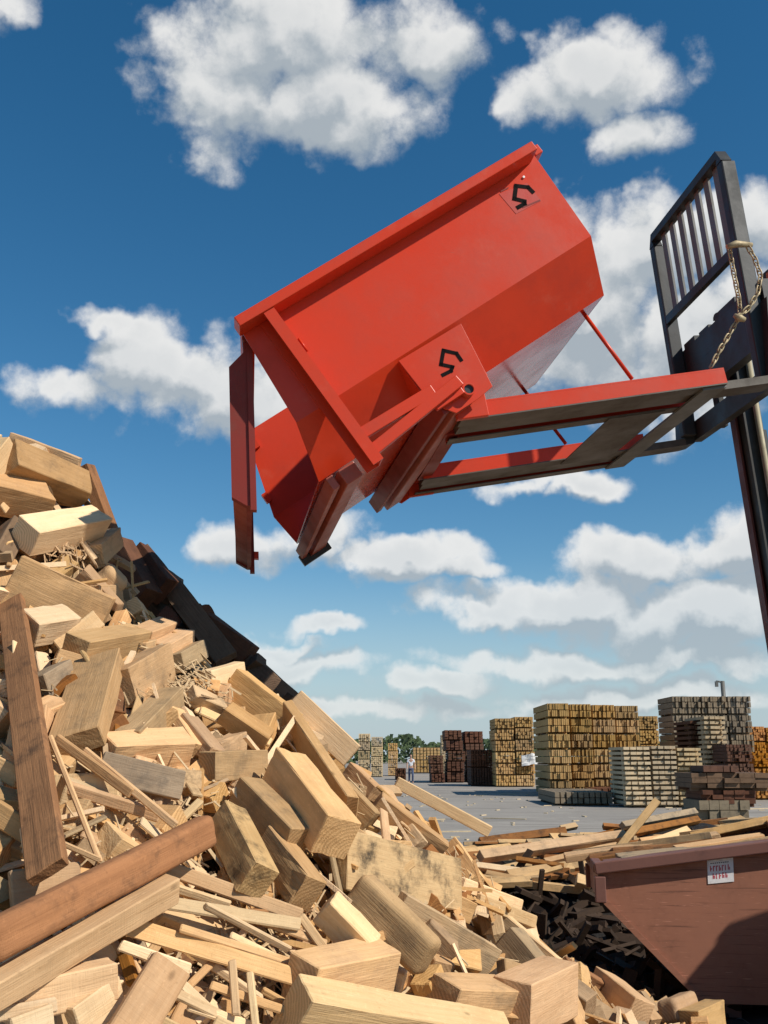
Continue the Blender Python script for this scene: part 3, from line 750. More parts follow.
off(300,982,384,964,46,46,30,'pink',B,'rough pink block with a fuzzy sawn face at bottom centre',K,.22,jit=.09,phrase='the rough pink block')
off(290,1014,500,1048,62,40,40,'pale',B,'largest pale yellow timber at the bottom edge',K,.22,phrase='the largest pale timber')
off(396,908,490,962,36,16,14,'weathered',PL,'dull mossy plank behind the round edged post',PK,.10,phrase='the dull mossy plank')
off(404,882,470,912,24,14,10,'pink',PL,'pink board edge between mouldy timber and white slats',PK,.06)
off(440,1000,502,1002,40,40,30,'weathered',B,'squat tan block right of the largest pale timber',K,.14,phrase='the squat tan block')
off(512,1010,560,984,54,44,34,'pine',B,'large bright block with tall sunlit right face',K,.18,phrase='the large bright block')
off(506,940,546,988,36,30,24,'grey',B,'greyish block propped on the lower right slope',K,.12,phrase='the greyish propped block')
off(462,884,520,906,14,7,8,'pale',SL,'upper of two white slats on the lower right slope','slat',.10,phrase='the two white slats')
off(478,900,534,922,14,7,6,'pale',SL,'lower of two white slats on the lower right slope','slat',.10)
off(494,906,500,938,13,12,20,'pale',B,'small upright pale block under the white slats',K,.10)
off(502,918,566,972,14,8,30,'pale',SL,'long pale batten running down the right edge','slat',.06,phrase='the long pale batten')
off(562,964,600,988,16,10,30,'brown',SL,'short dark brown piece on the right edge of the slope','slat',.05)
off(596,968,706,1030,18,10,25,'pine',PL,'long plank on the far right edge near the skip',PK,.05,phrase='the far right plank')
off(600,984,640,1016,30,26,30,'pine',B,'tan block beside the far right plank',K,.06)
off(668,1012,690,1002,22,22,20,'pink',B,'rounded block lowest on the right beside the skip shadow',K,.08,bev=.02,seg=2)
off(690,1024,716,1012,24,22,30,'weathered',B,'weathered block at the bottom right corner of the pile',K,.06)
off(452,846,476,882,20,16,20,'pine',B,'upright pine block at the edge over the dark hollow',K,.08)
off(376,802,442,852,24,16,26,'pink',PL,'pinkish plank sloping beside the large board on edge',PK,.10,phrase='the pinkish sloping plank')
off(396,782,490,832,13,5,12,'pale',PL,'pale plank sticking out over the yard',PK,.06,dd=(0,.05),phrase='the plank sticking out')
off(340,790,372,822,26,20,20,'weathered',B,'weathered block right of the large board on edge',K,.08)
off(420,928,448,958,34,24,20,'weathered',B,'dull block behind the round edged post',K,.07)
off(350,770,376,795,18,16,25,'pine',B,'small tan block under the whitest fresh board',K,.05)
off(398,818,420,846,18,14,15,'pale',B,'pale little block on the right shoulder',K,.05)
# --- lower left: long beams and boards
off(-16,946,208,830,38,32,14,'brown',B,'long dark brown round edged beam crossing the lower left',K,.34,dd=(-.1,.0),bev=.02,seg=3,phrase='the long brown beam')
off(-20,1000,172,888,30,26,34,'pine',B,'long tan beam below and parallel to the brown beam',K,.28,dd=(-.1,0),phrase='the long tan beam')
off(10,890,80,880,36,10,-6,'pink',PL,'pinkish board edge above the long brown beam',PK,.12)
off(6,1004,114,978,38,30,16,'pink',B,'dusty pink block with a dark knot at bottom left',K,.26,phrase='the knotted pink block')
off(72,1024,118,992,34,20,20,'pale',B,'pale tilted block end at the bottom left',K,.24)
off(122,1046,172,964,46,14,4,'pine',PL,'flat tan board pointing up at the bottom left',PK,.30,dd=(0,-.05),phrase='the flat tan board')
off(-10,1016,56,1004,14,8,10,'pale',SL,'pale slat at the bottom left corner','slat',.30)
off(10,1032,52,1016,24,14,10,'pale',B,'bright white block end in the bottom left corner',K,.30)
off(-8,810,34,836,24,10,12,'pine',PL,'tan board left of the upright brown plank',PK,.12)
off(-6,765,20,778,22,12,10,'pine',PL,'orange board at the left edge behind the upright plank',PK,.06)
off(28,826,36,876,18,8,10,'pale',SL,'short pale upright slat beside the upright brown plank','slat',.18)
off(50,736,100,862,6,5,10,'pine',SL,'thin stick running down beside the upright brown plank','slat',.20,phrase='the thin stick')
off(56,738,132,794,11,6,18,'pine',SL,'brown strip leaning right from the thin stick','slat',.18)
off(84,750,176,826,9,5,14,'pink',SL,'pinkish strip across the grey edged board','slat',.20)
off(36,832,100,860,6,4,10,'pink',SL,'thin pink strip above the long brown beam','slat',.22)
off(64,786,160,816,13,9,20,'pine',SL,'tan batten under the grey edged board','slat',.12)
off(96,868,134,984,12,10,20,'brown',SL,'brown stick poking out below the long tan beam','slat',.10)
# --- heap of thin pale slats, lower centre
rsl = random.Random(5)
hand = [(168,868,302,916,15),(172,888,326,944,9),(150,900,300,925,14),(120,924,312,982,18),(180,928,330,975,9),(150,955,210,1010,10),(190,950,262,1000,9),
        (160,985,250,1030,10),(210,985,300,1016,9),(188,1005,290,1040,11),(230,935,330,985,8),(120,945,190,970,12),(150,880,230,905,10),(232,960,236,1016,9),
        (250,972,256,1030,8),(175,1000,215,960,8),(140,1010,200,1040,10),(262,990,332,1030,8),(215,1020,300,1060,10),(300,915,332,960,10),(205,905,290,950,8),(270,955,340,990,8)]
words = ['straight','splintered','thin','bent looking','short','narrow','long','broad','flat','rough','pointed']
place = ['top layer','second layer','middle','left side','right side','foot','lower edge','near the tan board','under the pink block','near the beam ends','deep inside']
for i, (x1, y1, x2, y2, wp) in enumerate(hand):
    mt = rsl.choice(['pale', 'pale', 'pale', 'pink', 'pine'])
    off(x1, y1, x2, y2, wp, 5, rsl.uniform(-25, 30), mt, SL, '%s %s slat in the slat heap, %s' % ({'pale':'pale','pink':'pinkish','pine':'tan'}[mt], words[i % 11], place[(i*3+i//11) % 11]), 'slat', .14+.05*rsl.random(), dd=(rsl.uniform(-.04, .04), rsl.uniform(-.04, .04)), jit=.12)
LAND.append(((240, 960), 'the slat heap'))
# --- boards on the back ridge; hopper shade put into dark wood colours
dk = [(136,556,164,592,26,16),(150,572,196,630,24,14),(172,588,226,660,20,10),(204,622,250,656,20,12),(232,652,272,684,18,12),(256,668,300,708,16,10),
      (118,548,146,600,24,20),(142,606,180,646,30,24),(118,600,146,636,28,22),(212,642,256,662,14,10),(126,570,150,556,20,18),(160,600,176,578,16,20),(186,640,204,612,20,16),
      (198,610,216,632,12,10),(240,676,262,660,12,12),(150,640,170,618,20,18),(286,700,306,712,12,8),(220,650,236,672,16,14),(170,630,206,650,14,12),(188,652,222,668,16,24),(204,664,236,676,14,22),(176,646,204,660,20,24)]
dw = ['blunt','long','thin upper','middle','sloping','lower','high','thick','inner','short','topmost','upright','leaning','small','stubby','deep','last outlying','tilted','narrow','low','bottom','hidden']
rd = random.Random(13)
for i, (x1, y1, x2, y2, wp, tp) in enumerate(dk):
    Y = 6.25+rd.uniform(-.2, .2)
    off(x1, y1, x2, y2, wp*1.25, tp*1.2, rd.uniform(-20, 50), 'dark' if i % 3 else 'yard_brown', PL if i < 10 else B, '%s piece painted dark for shade on the back ridge' % dw[i], PK if i < 10 else K, Y=(Y, Y-rd.uniform(0, .3)), jit=.12)
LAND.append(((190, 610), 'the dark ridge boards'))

# --- the mass of smaller pieces between them
occupied = []
tone = {'pine':'tan','pale':'pale','pink':'pinkish','weathered':'weathered','grey':'grey','brown':'brown','stained':'stained','dark':'dark'}
used = {}
def describe(px, py, mt, kind, big):
    c = sorted(LAND, key=lambda q: (q[0][0]-px)**2+(q[0][1]-py)**2)
    size = ('small', 'medium', 'chunky')[big]
    for k in range(6):
        (qx, qy), ph = c[k]
        dx, dy = px-qx, py-qy
        if abs(dx) > 1.4*abs(dy): rel = 'right of' if dx > 0 else 'left of'
        elif abs(dy) > 1.4*abs(dx): rel = 'below' if dy > 0 else 'above'
        else: rel = ('lower' if dy > 0 else 'upper')+' '+('right of' if dx > 0 else 'left of')
        lb = '%s %s %s %s %s' % (size, tone[mt], kind, rel, ph)
        if lb not in used: used[lb] = 1; return lb
    return lb
sil = [(-80,430),(0,440),(90,478),(112,548),(150,612),(210,665),(290,716),(345,760),(400,800),(470,862),(520,930),(590,982),(720,1030)]
def top_y(x):
    for (a, ya), (b, yb) in zip(sil, sil[1:]):
        if x <= b: return ya+(yb-ya)*(x-a)/(b-a)
    return 1100
rf = random.Random(77); tries = 0; cnt = 0
while cnt < 400 and tries < 6000:
    tries += 1
    px = rf.uniform(-40, 700); py = rf.uniform(435, 1060)
    if py < top_y(px)+4: continue
    if any(abs(px-a)+abs(py-b) < 20 for a, b in occupied): continue
    occupied.append((px, py)); cnt += 1
    p = surf(px, py); n = normal(p)
    slat = rf.random() < (.7 if 60 < px < 350 and py > 840 else .28)
    a = rf.uniform(0, math.pi)
    tx = n.orthogonal().normalized(); ty = n.cross(tx)
    X = (tx*math.cos(a)+ty*math.sin(a)+n*rf.uniform(-.75, .75)*(.5 if slat else 1)).normalized()
    if slat: l, w_, t_ = rf.uniform(.22, .6), rf.uniform(.018, .05), rf.uniform(.009, .018)
    else: l, w_, t_ = rf.uniform(.10, .25), rf.uniform(.06, .125), rf.uniform(.04, .10)
    mt = rf.choice(['pine','pine','pale','pale','pink','pink','weathered','weathered','grey','brown','pine','stained'])
    q = p-n*rf.uniform(-.02, .11)
    o = put(SL if slat else B, q-X*l/2, q+X*l/2, w_, t_, rf.uniform(-.8, .8), n, mt, rf, jit=.07)
    big = 0 if l*w_ < .02 else 1 if l*w_ < .033 else 2
    tag(o, describe(px, py, mt, 'slat' if slat else 'block', big), 'slat' if slat else K, 'wood offcuts on the scrap pile')

# everything past those: the rest of the heap, one mass
m = {k: MB() for k in ('pine', 'pale', 'pink', 'weathered')}
rg = random.Random(9)
for i in range(3600):
    x = rg.uniform(-6.5, 2.2); y = rg.uniform(1.0, 9.5); h = height(x, y)
    if h < .02: continue
    p = Vector((x, y, h)); n = normal(p); tx = n.orthogonal().normalized(); ty = n.cross(tx); a = rg.uniform(0, math.pi)
    X = (tx*math.cos(a)+ty*math.sin(a)+n*rg.uniform(-.5, .5)).normalized()
    X, Yv, Zv = frame(p, p+X, n, rg.uniform(-.8, .8))
    if rg.random() < .4: l, w_, t_ = rg.uniform(.12, .3), rg.uniform(.015, .03), rg.uniform(.006, .012)
    else: l, w_, t_ = rg.uniform(.06, .14), rg.uniform(.035, .065), rg.uniform(.02, .055)
    mb = m[rg.choice(list(m))]
    mb.box(p-n*(rg.uniform(.04, .17) if n.y > -.15 else rg.uniform(.15, .24)), X*l, Yv*w_, Zv*t_)
for i in range(800):
    px = rg.uniform(-20, 720); py = rg.uniform(440, 1040)
    if py < top_y(px)+5: continue
    p = surf(px, py); n = normal(p); tx = n.orthogonal().normalized(); ty = n.cross(tx); a = rg.uniform(0, math.pi)
    X, Yv, Zv = frame(p, p+tx*math.cos(a)+ty*math.sin(a)+n*rg.uniform(-.6, .6), n, rg.uniform(-.9, .9))
    if rg.random() < .5: l, w_, t_ = rg.uniform(.06, .22), rg.uniform(.005, .014), rg.uniform(.003, .007)
    else: l, w_, t_ = rg.uniform(.025, .07), rg.uniform(.012, .035), rg.uniform(.008, .025)
    m[rg.choice(('pine', 'pale', 'pale', 'pink', 'weathered'))].box(p+n*rg.uniform(-.06, .04), X*l, Yv*w_, Zv*t_)
for k, mb in m.items():
    tag(mb.build('wood_scrap', k), '%s wood scrap making up the rest of the heap' % {'pine':'tan','pale':'pale','pink':'pinkish','weathered':'weathered'}[k], 'wood scrap', kind='stuff')
# splinters, shavings and bark strips caught between the blocks
mb = MB(); mb2 = MB()
for (cx, cy, rx, ry, n_, mm) in ((190,690,26,18,160,mb),(130,640,16,10,60,mb),(75,555,28,12,90,mb2),(250,960,70,55,420,mb),(130,850,70,60,160,mb),(450,890,40,40,120,mb),(300,850,120,120,200,mb),(560,985,60,30,80,mb),(110,740,90,90,140,mb)):
    for i in range(n_):
        px = rg.gauss(cx, rx*.6); py = rg.gauss(cy, ry*.6)
        if py < top_y(px)+6: continue
        p = surf(px, py); n = normal(p); p = p+n*rg.uniform(-.02, .05)
        tx = n.orthogonal().normalized(); ty = n.cross(tx); a = rg.uniform(0, math.pi)
        X, Yv, Zv = frame(p, p+tx*math.cos(a)+ty*math.sin(a)+n*rg.uniform(-.4, .4), n, rg.uniform(-1, 1))
        mm.box(p, X*rg.uniform(.015, .06), Yv*rg.uniform(.0015, .005), Zv*.0012)
tag(mb.build('splinters', 'pale'), 'fine pale splinters and shavings caught among the blocks', 'splinters', kind='stuff')
tag(mb2.build('bark_strips', 'weathered'), 'frayed bark strips under the big pale sawn block', 'bark', kind='stuff')

# ------------------------------------------------------------------ the old skip on the right
S0 = at_y(593, 862, 6.9); sa = math.radians(-7)
SD = Vector((math.cos(sa), math.sin(sa), 0)); SN = Vector((SD.y, -SD.x, 0))          # SN points towards the viewer
def SP(a, z, b=0): return Vector((S0.x, S0.y, 0))+SD*a+Z*z-SN*b
S1 = on_plane(768, 840, SP(0, 0), SN); zt = S0.z
RS = (S1.z-zt)/((S1-S0).dot(SD))                                                  # the rim climbs gently away from the low end
LEN = 2.3; DEP = .75
def rz(a): return zt+RS*a
RD = (SD+Z*RS).normalized(); RU = (Z-SD*RS).normalized()
skip = empty('skip', SP(LEN/2, 0, DEP/2), 'rusty red brown steel skip with a sloping end at the lower right', 'skip')
pa = on_plane(600, 900, SP(0, 0), SN); pb = on_plane(652, 953, SP(0, 0), SN)
a1 = (pa-SP(0, 0)).dot(SD); z1 = pa.z; a2 = (pb-SP(0, 0)).dot(SD); z2 = pb.z
k_ = (a2-a1)/(z1-z2); a3 = a1+k_*(z1-.10)
side = [(.03, rz(.03)-.07), (LEN, rz(LEN)-.07), (LEN, .10), (a3, .10), (a1, z1), (.03, z1)]
MB().prism([SP(a, z, 0) for a, z in side], -SN*.012).build('side_panel', 'skip_paint', skip)
MB().prism([SP(a, z, DEP) for a, z in side], SN*.012).build('side_panel', 'skip_paint', skip)
MB().prism([SP(a1, z1, .013), SP(a3, .10, .013), SP(a3, .10, DEP-.013), SP(a1, z1, DEP-.013)], (SD*.2+Z*.2).normalized()*.012).build('end_slope', 'skip_paint', skip)
MB().prism([SP(.03, z1, .013), SP(.03, rz(.03)-.07, .013), SP(.03, rz(.03)-.07, DEP-.013), SP(.03, z1, DEP-.013)], SD*.012).build('end_panel', 'skip_paint', skip)
MB().prism([SP(LEN, .10, .013), SP(LEN, rz(LEN)-.07, .013), SP(LEN, rz(LEN)-.07, DEP-.013), SP(LEN, .10, DEP-.013)], -SD*.012).build('end_panel', 'skip_paint', skip)
MB().prism([SP(a3, .10, .013), SP(LEN, .10, .013), SP(LEN, .10, DEP-.013), SP(a3, .10, DEP-.013)], Z*.012).build('floor', 'skip_paint', skip)
for b0 in (-.03, DEP+.03):
    MB().box(SP(LEN/2, rz(LEN/2)-.036, b0), RD*(LEN/2*1.004), SN*.034, RU*.036).build('rim_tube', 'skip_rim', skip, bev=.008)
for a0 in (.03, LEN-.03): MB().box(SP(a0, rz(a0)-.037, DEP/2), SD*.03, SN*(DEP/2-.012), Z*.034).build('rim_tube', 'skip_rim', skip, bev=.008)
for b0 in (-.03, DEP+.03): MB().box(SP(.036, (zt-.074+z1)/2-.01, b0), SD*.035, SN*.030, Z*((zt-.074-z1)/2)).build('end_post', 'skip_rim', skip, bev=.006)
MB().prism([SP(a1, z1, -.001), SP(a3, .10, -.001), SP(a3+.05, .10, -.001), SP(a1+.05, z1, -.001)], SN*.012).build('slope_trim', 'skip_paint', skip)
for a0 in (a3+.2, LEN-.3): MB().box(SP(a0, .05, DEP/2), SD*.06, SN*(DEP/2-.1), Z*.049).build('skid', 'skip_rim', skip)
MB().box(SP(LEN/2, rz(LEN/2)-.008, .045), RD*(LEN/2-.06), SN*.04, RU*.007).build('rim_flange', 'skip_rim', skip)
rw = random.Random(17)
fillw = ['short dull','long dull','broad brown','grey','split','tan','bowed','thin grey','rough brown','dark','narrow tan','pale broken','worn','stubby']
for i in range(14):
    a = rw.uniform(.35, LEN-.4); l = rw.uniform(.5, 1.3); b_ = .14+.6*(i/13.)
    c_ = SP(a, rz(a)-.055+.075*(i/13.)+rw.uniform(0, .03), b_)
    an = rw.gauss(0, .16); X = (RD*math.cos(an)-SN*math.sin(an)+Z*rw.gauss(.0, .03)).normalized()
    o = put('plank', c_-X*l/2, c_+X*l/2, rw.uniform(.07, .14), rw.uniform(.03, .06), rw.uniform(-.4, .4), Z, rw.choice(['weathered','grey','brown','weathered','pine']), jit=.08)
    tag(o, '%s scrap plank lying inside the red brown skip' % fillw[i], 'plank', 'scrap planks in the skip')
st = [on_plane(x, y, SP(0, 0, -.003), SN) for x, y in ((707, 860), (733, 857.5), (734, 881.5), (708, 884))]
stk = MB().prism(st, SN*.0015).build('sticker', 'white_label', skip); stk['label'] = 'small white sticker with blurred red lettering'
ru = (st[1]-st[0])/26; rv = (st[3]-st[0])/24
mb = MB(); mb2 = MB()
def ink(mbx, x, y, w_, h): 
    p = st[0]+ru*x+rv*y+SN*.0017
    mbx.prism([p, p+ru*w_, p+ru*w_+rv*h, p+rv*h], SN*.0006)
rk = random.Random(3)
for row, (y0_, h, n_, x0_) in enumerate(((6.5, 5.5, 7, 2.6), (14.0, 5.5, 5, 5.0))):
    for k in range(n_):
        x = x0_+k*(2.95+.2*row)
        ink(mb, x, y0_+rk.uniform(-.4, .4), .95, h)
        if rk.random() < .7: ink(mb, x+.95, y0_+rk.choice((0, h*.42)), 1.2, 1.1)
        if rk.random() < .6: ink(mb, x+1.3, y0_+h*.4, .8, h*.55)
for k in range(9): ink(mb2, 3.2+k*2.1, 3.4, 1.4, .9)
tag(mb.build('lettering', 'label_red', stk), kind='stuff'); tag(mb2.build('lettering', 'hull_black', stk), kind='stuff')

# ------------------------------------------------------------------ debris bank of bark and soil behind the skip, with old planks on it
def bank_h(x, y):
    b = .92*math.exp(-((x-3.3)/2.0)**2-((y-11.9)/1.7)**2)+.50*math.exp(-((x-1.4)/1.3)**2-((y-10.0)/1.0)**2)+.10*math.exp(-((x-1.6)/1.6)**2-((y-8.0)/1.6)**2)
    return b-.035
bm = bmesh.new(); g = {}; NX, NY = 70, 90
for i in range(NX+1):
    for j in range(NY+1):
        x = -1.6+9*i/NX; y = 5.4+11*j/NY
        z = bank_h(x, y)
        g[i, j] = bm.verts.new((x, y, z+(.05*noise.noise(Vector((x*3, y*3, 2)))+.03*noise.noise(Vector((x*10, y*10, 7)))) if z > -.02 else -.05))
for i in range(NX):
    for j in range(NY):
        q = [g[i,j], g[i+1,j], g[i+1,j+1], g[i,j+1]]
        if max(v.co.z for v in q) > -.045: bm.faces.new(q)
for v in [v for v in bm.verts if not v.link_faces]: bm.verts.remove(v)
me = bpy.data.meshes.new('bark_bank'); bm.to_mesh(me); bm.free(); me.materials.append(M['bark_soil_shaded'])
o = bpy.data.objects.new('bark_bank', me); C.objects.link(o); tag(o, 'low bank of bark and soil behind the skip, painted dark for shade', 'soil', kind='stuff')
dbl = [(480,857,624,836,9,9,9.8,10.9,'weathered','longest dull plank on the bark bank left of the stick'),(507,876,596,863,9,8,9.4,9.9,'weathered','tan plank end lying nearest the skip corner'),
       (544,862,616,845,5,5,9.9,10.5,'pine','thin tan strip between the two long bank planks'),(516,859,564,866,4,4,9.7,9.6,'brown','dark red thin strip crossing the bank planks'),
       (622,826,696,812,6,6,11.4,12.0,'grey','rearmost plank on the bark bank, dull grey brown'),(632,833,698,820,6,6,11.2,11.7,'brown','second rearmost plank on the bank'),
       (645,849,688,833,10,10,10.4,10.8,'pale','pale thick plank end pointing up behind the skip rim'),(640,842,742,828,6,5,10.9,11.3,'pine','long sharp ended tan plank behind the skip'),
       (654,852,720,834,9,8,10.3,10.7,'weathered','weathered plank just above the skip rim'),(616,852,656,802,7,7,10.4,10.8,'weathered','grey stick leaning upright above the skip corner'),
       (480,842,566,831,8,5,11.2,11.5,'brown','dark reddish board at the back left of the bank'),(476,866,520,872,6,6,9.6,9.5,'pale','short pale piece next to the pile edge'),
       (530,848,600,842,7,5,10.5,10.9,'brown','brown board behind the longest dull plank'),(576,880,590,884,10,9,9.2,9.2,'pale','small pale chunk lying in the dark hollow'),
       (560,829,576,826,5,5,12.0,12.1,'weathered','small block on the yard edge behind the bank'),(600,860,640,846,7,6,10.2,10.5,'brown','brown plank under the leaning stick'),
       (700,838,724,832,8,8,10.8,11,'pine','broken tan end behind the middle of the skip rim'),(590,838,660,822,5,5,11.3,11.8,'brown','thin brown lath at the rear of the bank'),
       (486,873,530,882,5,4,9.4,9.3,'pink','thin pink lath hanging over the dark hollow')]
for x1, y1, x2, y2, wp, tp, ya, yb, mt, lb in dbl:
    p1, p2 = at_y(x1, y1, ya), at_y(x2, y2, yb)
    for p in (p1, p2): p.z = max(p.z, .02)
    d = (p1+p2).length/2
    o = put('plank', p1, p2, wp*d/F, tp*d/F, .35, Vector((0, -.6, 1)), mt, jit=.08)
    tag(o, lb, 'plank', 'old planks on the bark bank')

mb = {k: MB() for k in ('weathered', 'brown', 'grey')}; rq = random.Random(31)
for i in range(150):
    px = rq.uniform(470, 735); f_ = (px-470)/265
    py = rq.uniform(842-f_*26, 884-f_*34); Yd = 9.0+(884-py)*.05
    p = at_y(px, py, Yd); p.z = max(p.z-.03, .03); l = rq.uniform(.15, .75)
    a = rq.gauss(.25, .35); X = Vector((math.cos(a), math.sin(a), rq.gauss(.03, .07))).normalized()
    X, Yv, Zv = frame(p, p+X, Vector((0, -.3, 1)), rq.uniform(-.6, .6))
    mb[rq.choice(list(mb))].box(p, X*l, Yv*rq.uniform(.015, .05), Zv*rq.uniform(.008, .03))
for k, v in mb.items(): tag(v.build('loose_boards', k), '%s loose broken boards filling the bark bank' % tone[k], 'boards', kind='stuff')
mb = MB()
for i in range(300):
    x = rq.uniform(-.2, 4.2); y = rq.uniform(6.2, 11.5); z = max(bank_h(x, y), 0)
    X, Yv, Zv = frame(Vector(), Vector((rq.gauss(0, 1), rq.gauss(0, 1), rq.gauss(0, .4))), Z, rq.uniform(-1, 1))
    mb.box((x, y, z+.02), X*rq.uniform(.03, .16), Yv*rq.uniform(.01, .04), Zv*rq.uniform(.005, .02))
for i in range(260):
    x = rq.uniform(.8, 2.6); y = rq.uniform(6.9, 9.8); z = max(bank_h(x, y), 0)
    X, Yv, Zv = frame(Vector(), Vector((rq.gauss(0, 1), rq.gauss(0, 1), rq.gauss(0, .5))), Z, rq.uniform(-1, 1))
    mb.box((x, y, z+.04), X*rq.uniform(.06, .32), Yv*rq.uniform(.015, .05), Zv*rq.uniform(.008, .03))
tag(mb.build('bark_chunks', 'hollow_shade_wood'), 'bark chunks painted dark for shade in the hollow by the skip', 'bark', kind='stuff')

# ------------------------------------------------------------------ lumber yard behind
PK_CACHE = {}
def pack_mesh(key, w_, d, h, nx, nz, mat, gapx, gapz, rr):
    if key in PK_CACHE: return PK_CACHE[key]
    mb = MB(); cw, chh = w_/nx, h/nz
    for i in range(nx):
        for j in range(nz):
            e = rr.gauss(0, .045); 
            mb.box((-w_/2+cw*(i+.5), e, chh*(j+.5)), (cw/2*(1-gapx), 0, 0), (0, d/2+rr.uniform(-.02, .02), 0), (0, 0, chh/2*(1-gapz)))
    if gapz > .2:                                    # sticks between the layers
        for j in range(nz):
            for k in (-.33, .33): mb.box((0, k*d, chh*j+.001), (w_/2*.96, 0, 0), (0, .04, 0), (0, 0, chh*gapz*.49))
    else:                                            # bearers under the pack
        for k in (-.35, .35): mb.box((0, k*d, -.035), (w_/2*.97, 0, 0), (0, .05, 0), (0, 0, .033))
    o = mb.build('lumber_pack', mat); me = o.data; bpy.data.objects.remove(o)
    PK_CACHE[key] = me; return me
ordn = ['lowest','second','third','fourth','fifth','sixth','seventh']
rp = random.Random(8)
def stack(x0_, x1_, top, base, rows, d, mat, nx, nz, where, cat='lumber pack', gapx=.24, gapz=.10, yaw=0., dx=0, jitter=.02, name='lumber_pack'):
    """one column of packs; its place on the ground comes from the row of pixels where it meets the yard"""
    p = at_z((x0_+x1_)/2, base, 0); y = p.y
    w_ = (x1_-x0_)*y/F; ht = (base-top)*y/F*1.0; h = ht/rows
    for j in range(rows):
        key = (round(w_, 2), round(h, 2), d, mat, nx, nz, j % 3)
        me = pack_mesh(key, w_*.955, d, h-.07 if gapz <= .2 else h, nx, nz, mat, gapx, gapz, rp)
        o = bpy.data.objects.new(name, me); C.objects.link(o)
        o.location = (p.x+rp.uniform(-jitter, jitter), y+d/2+rp.uniform(-.04, .04), j*h+.069); o.rotation_euler.z = yaw+rp.uniform(-.006, .006)
        nm = ('top' if j == rows-1 else ordn[j]) if rows > 1 else 'only'
        tag(o, ('%s pack in %s' % (nm, where)) if rows > 1 else where, cat, 'lumber packs stacked in the yard')
for k, (a, b_) in enumerate(((551,573),(574,595),(596,619),(620,643))):
    stack(a, b_, 708+k*.7, 797-k*1.2, 6, 4.2, 'yard_yellow', 11, 2, 'the %s column of the tall yellow stack' % ['first','second','third','fourth'][k])
for k, (a, b_) in enumerate(((496,516),(517,536))):
    stack(a, b_, 722-k*1.5, 787, 6, 3.0, 'yard_tan', 8, 3, 'the %s column of the tan stack by the brown lumber' % ['left','right'][k])
stack(471,493,752,786,2,3.0,'yard_brown',8,7,'the grey brown column left of the tan stack')
for k, (a, b_, tp, rw) in enumerate(((432,446,757,3),(447,465,733,5),(466,485,734,4))):
    stack(a, b_, tp, 783-k*.3, rw, 3.2, 'yard_brown', 4, 4, 'the %s dark reddish column beyond the person' % ['low left','tall middle','tall right'][k], jitter=.16, gapx=.2)
stack(358,370,736,777,5,3.,'yard_pale',6,5,'the far pale column half hidden by the pile'); stack(371,383,739,777,4,3.,'yard_pale',6,5,'the second far pale column by the pile')
stack(388,398,745,776,4,3.,'yard_tan',5,4,'the slim far column behind the person')
stack(413,441,749,773,2,3.,'yard_tan',8,4,'the broad far tan stack behind the person')
stack(442,446,737,774,4,2.5,'yard_pale',3,4,'the far pale sliver left of the brown lumber')
stack(395,406,769,780,1,3.,'yard_brown',5,4,'low brown pack on the ground by the person')
for k, (a, b_) in enumerate(((678,707),(708,734),(735,758))):
    stack(a, b_, 701, 793, 5, 2.6, 'yard_grey', 9, 3, 'the %s column of the tall grey stack at right' % ['left','middle','right'][k])
for k, (a, b_, tp) in enumerate(((626,653,752),(655,680,751),(681,706,753))):
    stack(a, b_, tp, 808, 1, 2.2, 'yard_pale', 4, 12, '%s pale stack of boards with dark gaps between layers' % ['left','middle','right'][k], 'board stack', .12, .42, name='board_stack')
stack(710,732,722,801,1,2.6,'yard_pale',4,17,'tallest pale gapped board stack before the grey packs','board stack',.12,.42,name='board_stack')
stack(696,709,726,800,1,2.4,'yard_brown',3,15,'dark gapped board stack beside the tallest pale one','board stack',.1,.42,name='board_stack')
for k, (a, b_) in enumerate(((733,750),(751,770),(771,790))):
    stack(a, b_, 729+k, 790, 4, 3., 'yard_orange', 8, 5, 'the %s orange column at the right edge' % ['first','second','third'][k])
stack(731,757,748,803,3,2.6,'yard_brown',7,5,'the squat brown column before the orange lumber')
stack(643,663,720,789,5,3.,'yard_tan',7,5,'the tan column behind the yellow stack')
stack(757,785,756,800,3,3.,'yard_orange',7,5,'the orange column at the right picture edge')
stack(555,614,793,806,1,4.,'yard_grey',10,2,'long low pack of boards lying on the yard')
stack(590,640,789,797,1,3.,'yard_brown',8,2,'flat low pack before the yellow stack')
# dark timbers nearest on the right
p = at_z(725, 834, 0); y = p.y
for j, (a, b_, z0_, z1_, d, mt, lb) in enumerate(((702,751,834,806,1.2,'yard_grey','lowest grey pack under the dark timbers at right'),(703,756,804,791,1.2,'yard_brown','brown pack under the wide dark timber'),
        (693,770,788,774,1.3,'dark','wide dark timber pack on top at the right'),(703,737,772,766,1.0,'yard_brown','thin brown board lying on the wide dark timber'))):
    w_ = (b_-a)*y/F; h = (z0_-z1_)*y/F; mb_ = pack_mesh(('dk', j), w_, d, h, 5, 3 if j < 3 else 1, mt, .06, .06, rp)
    o = bpy.data.objects.new('timber_pack', mb_); C.objects.link(o)
    q = at_y((a+b_)/2, z0_, y); o.location = (q.x, y+d/2, max(q.z, .07)); tag(o, lb, 'timber pack', 'dark timber packs at the right')
q = at_z(527, 787, 0); q2 = at_y(530, 764, q.y-.25); rr = random.Random(2)
bm = bmesh.new(); bmesh.ops.create_grid(bm, x_segments=9, y_segments=6, size=.5)
for v in bm.verts:
    x, yv = v.co.x, v.co.y
    v.co = Vector((x*.9, -.10-.10*noise.noise(Vector((x*3, yv*3, 0)))-.12*max(0, .5-abs(x)), yv*.55+.12*noise.noise(Vector((x*4, yv*4, 3)))+.15*x))
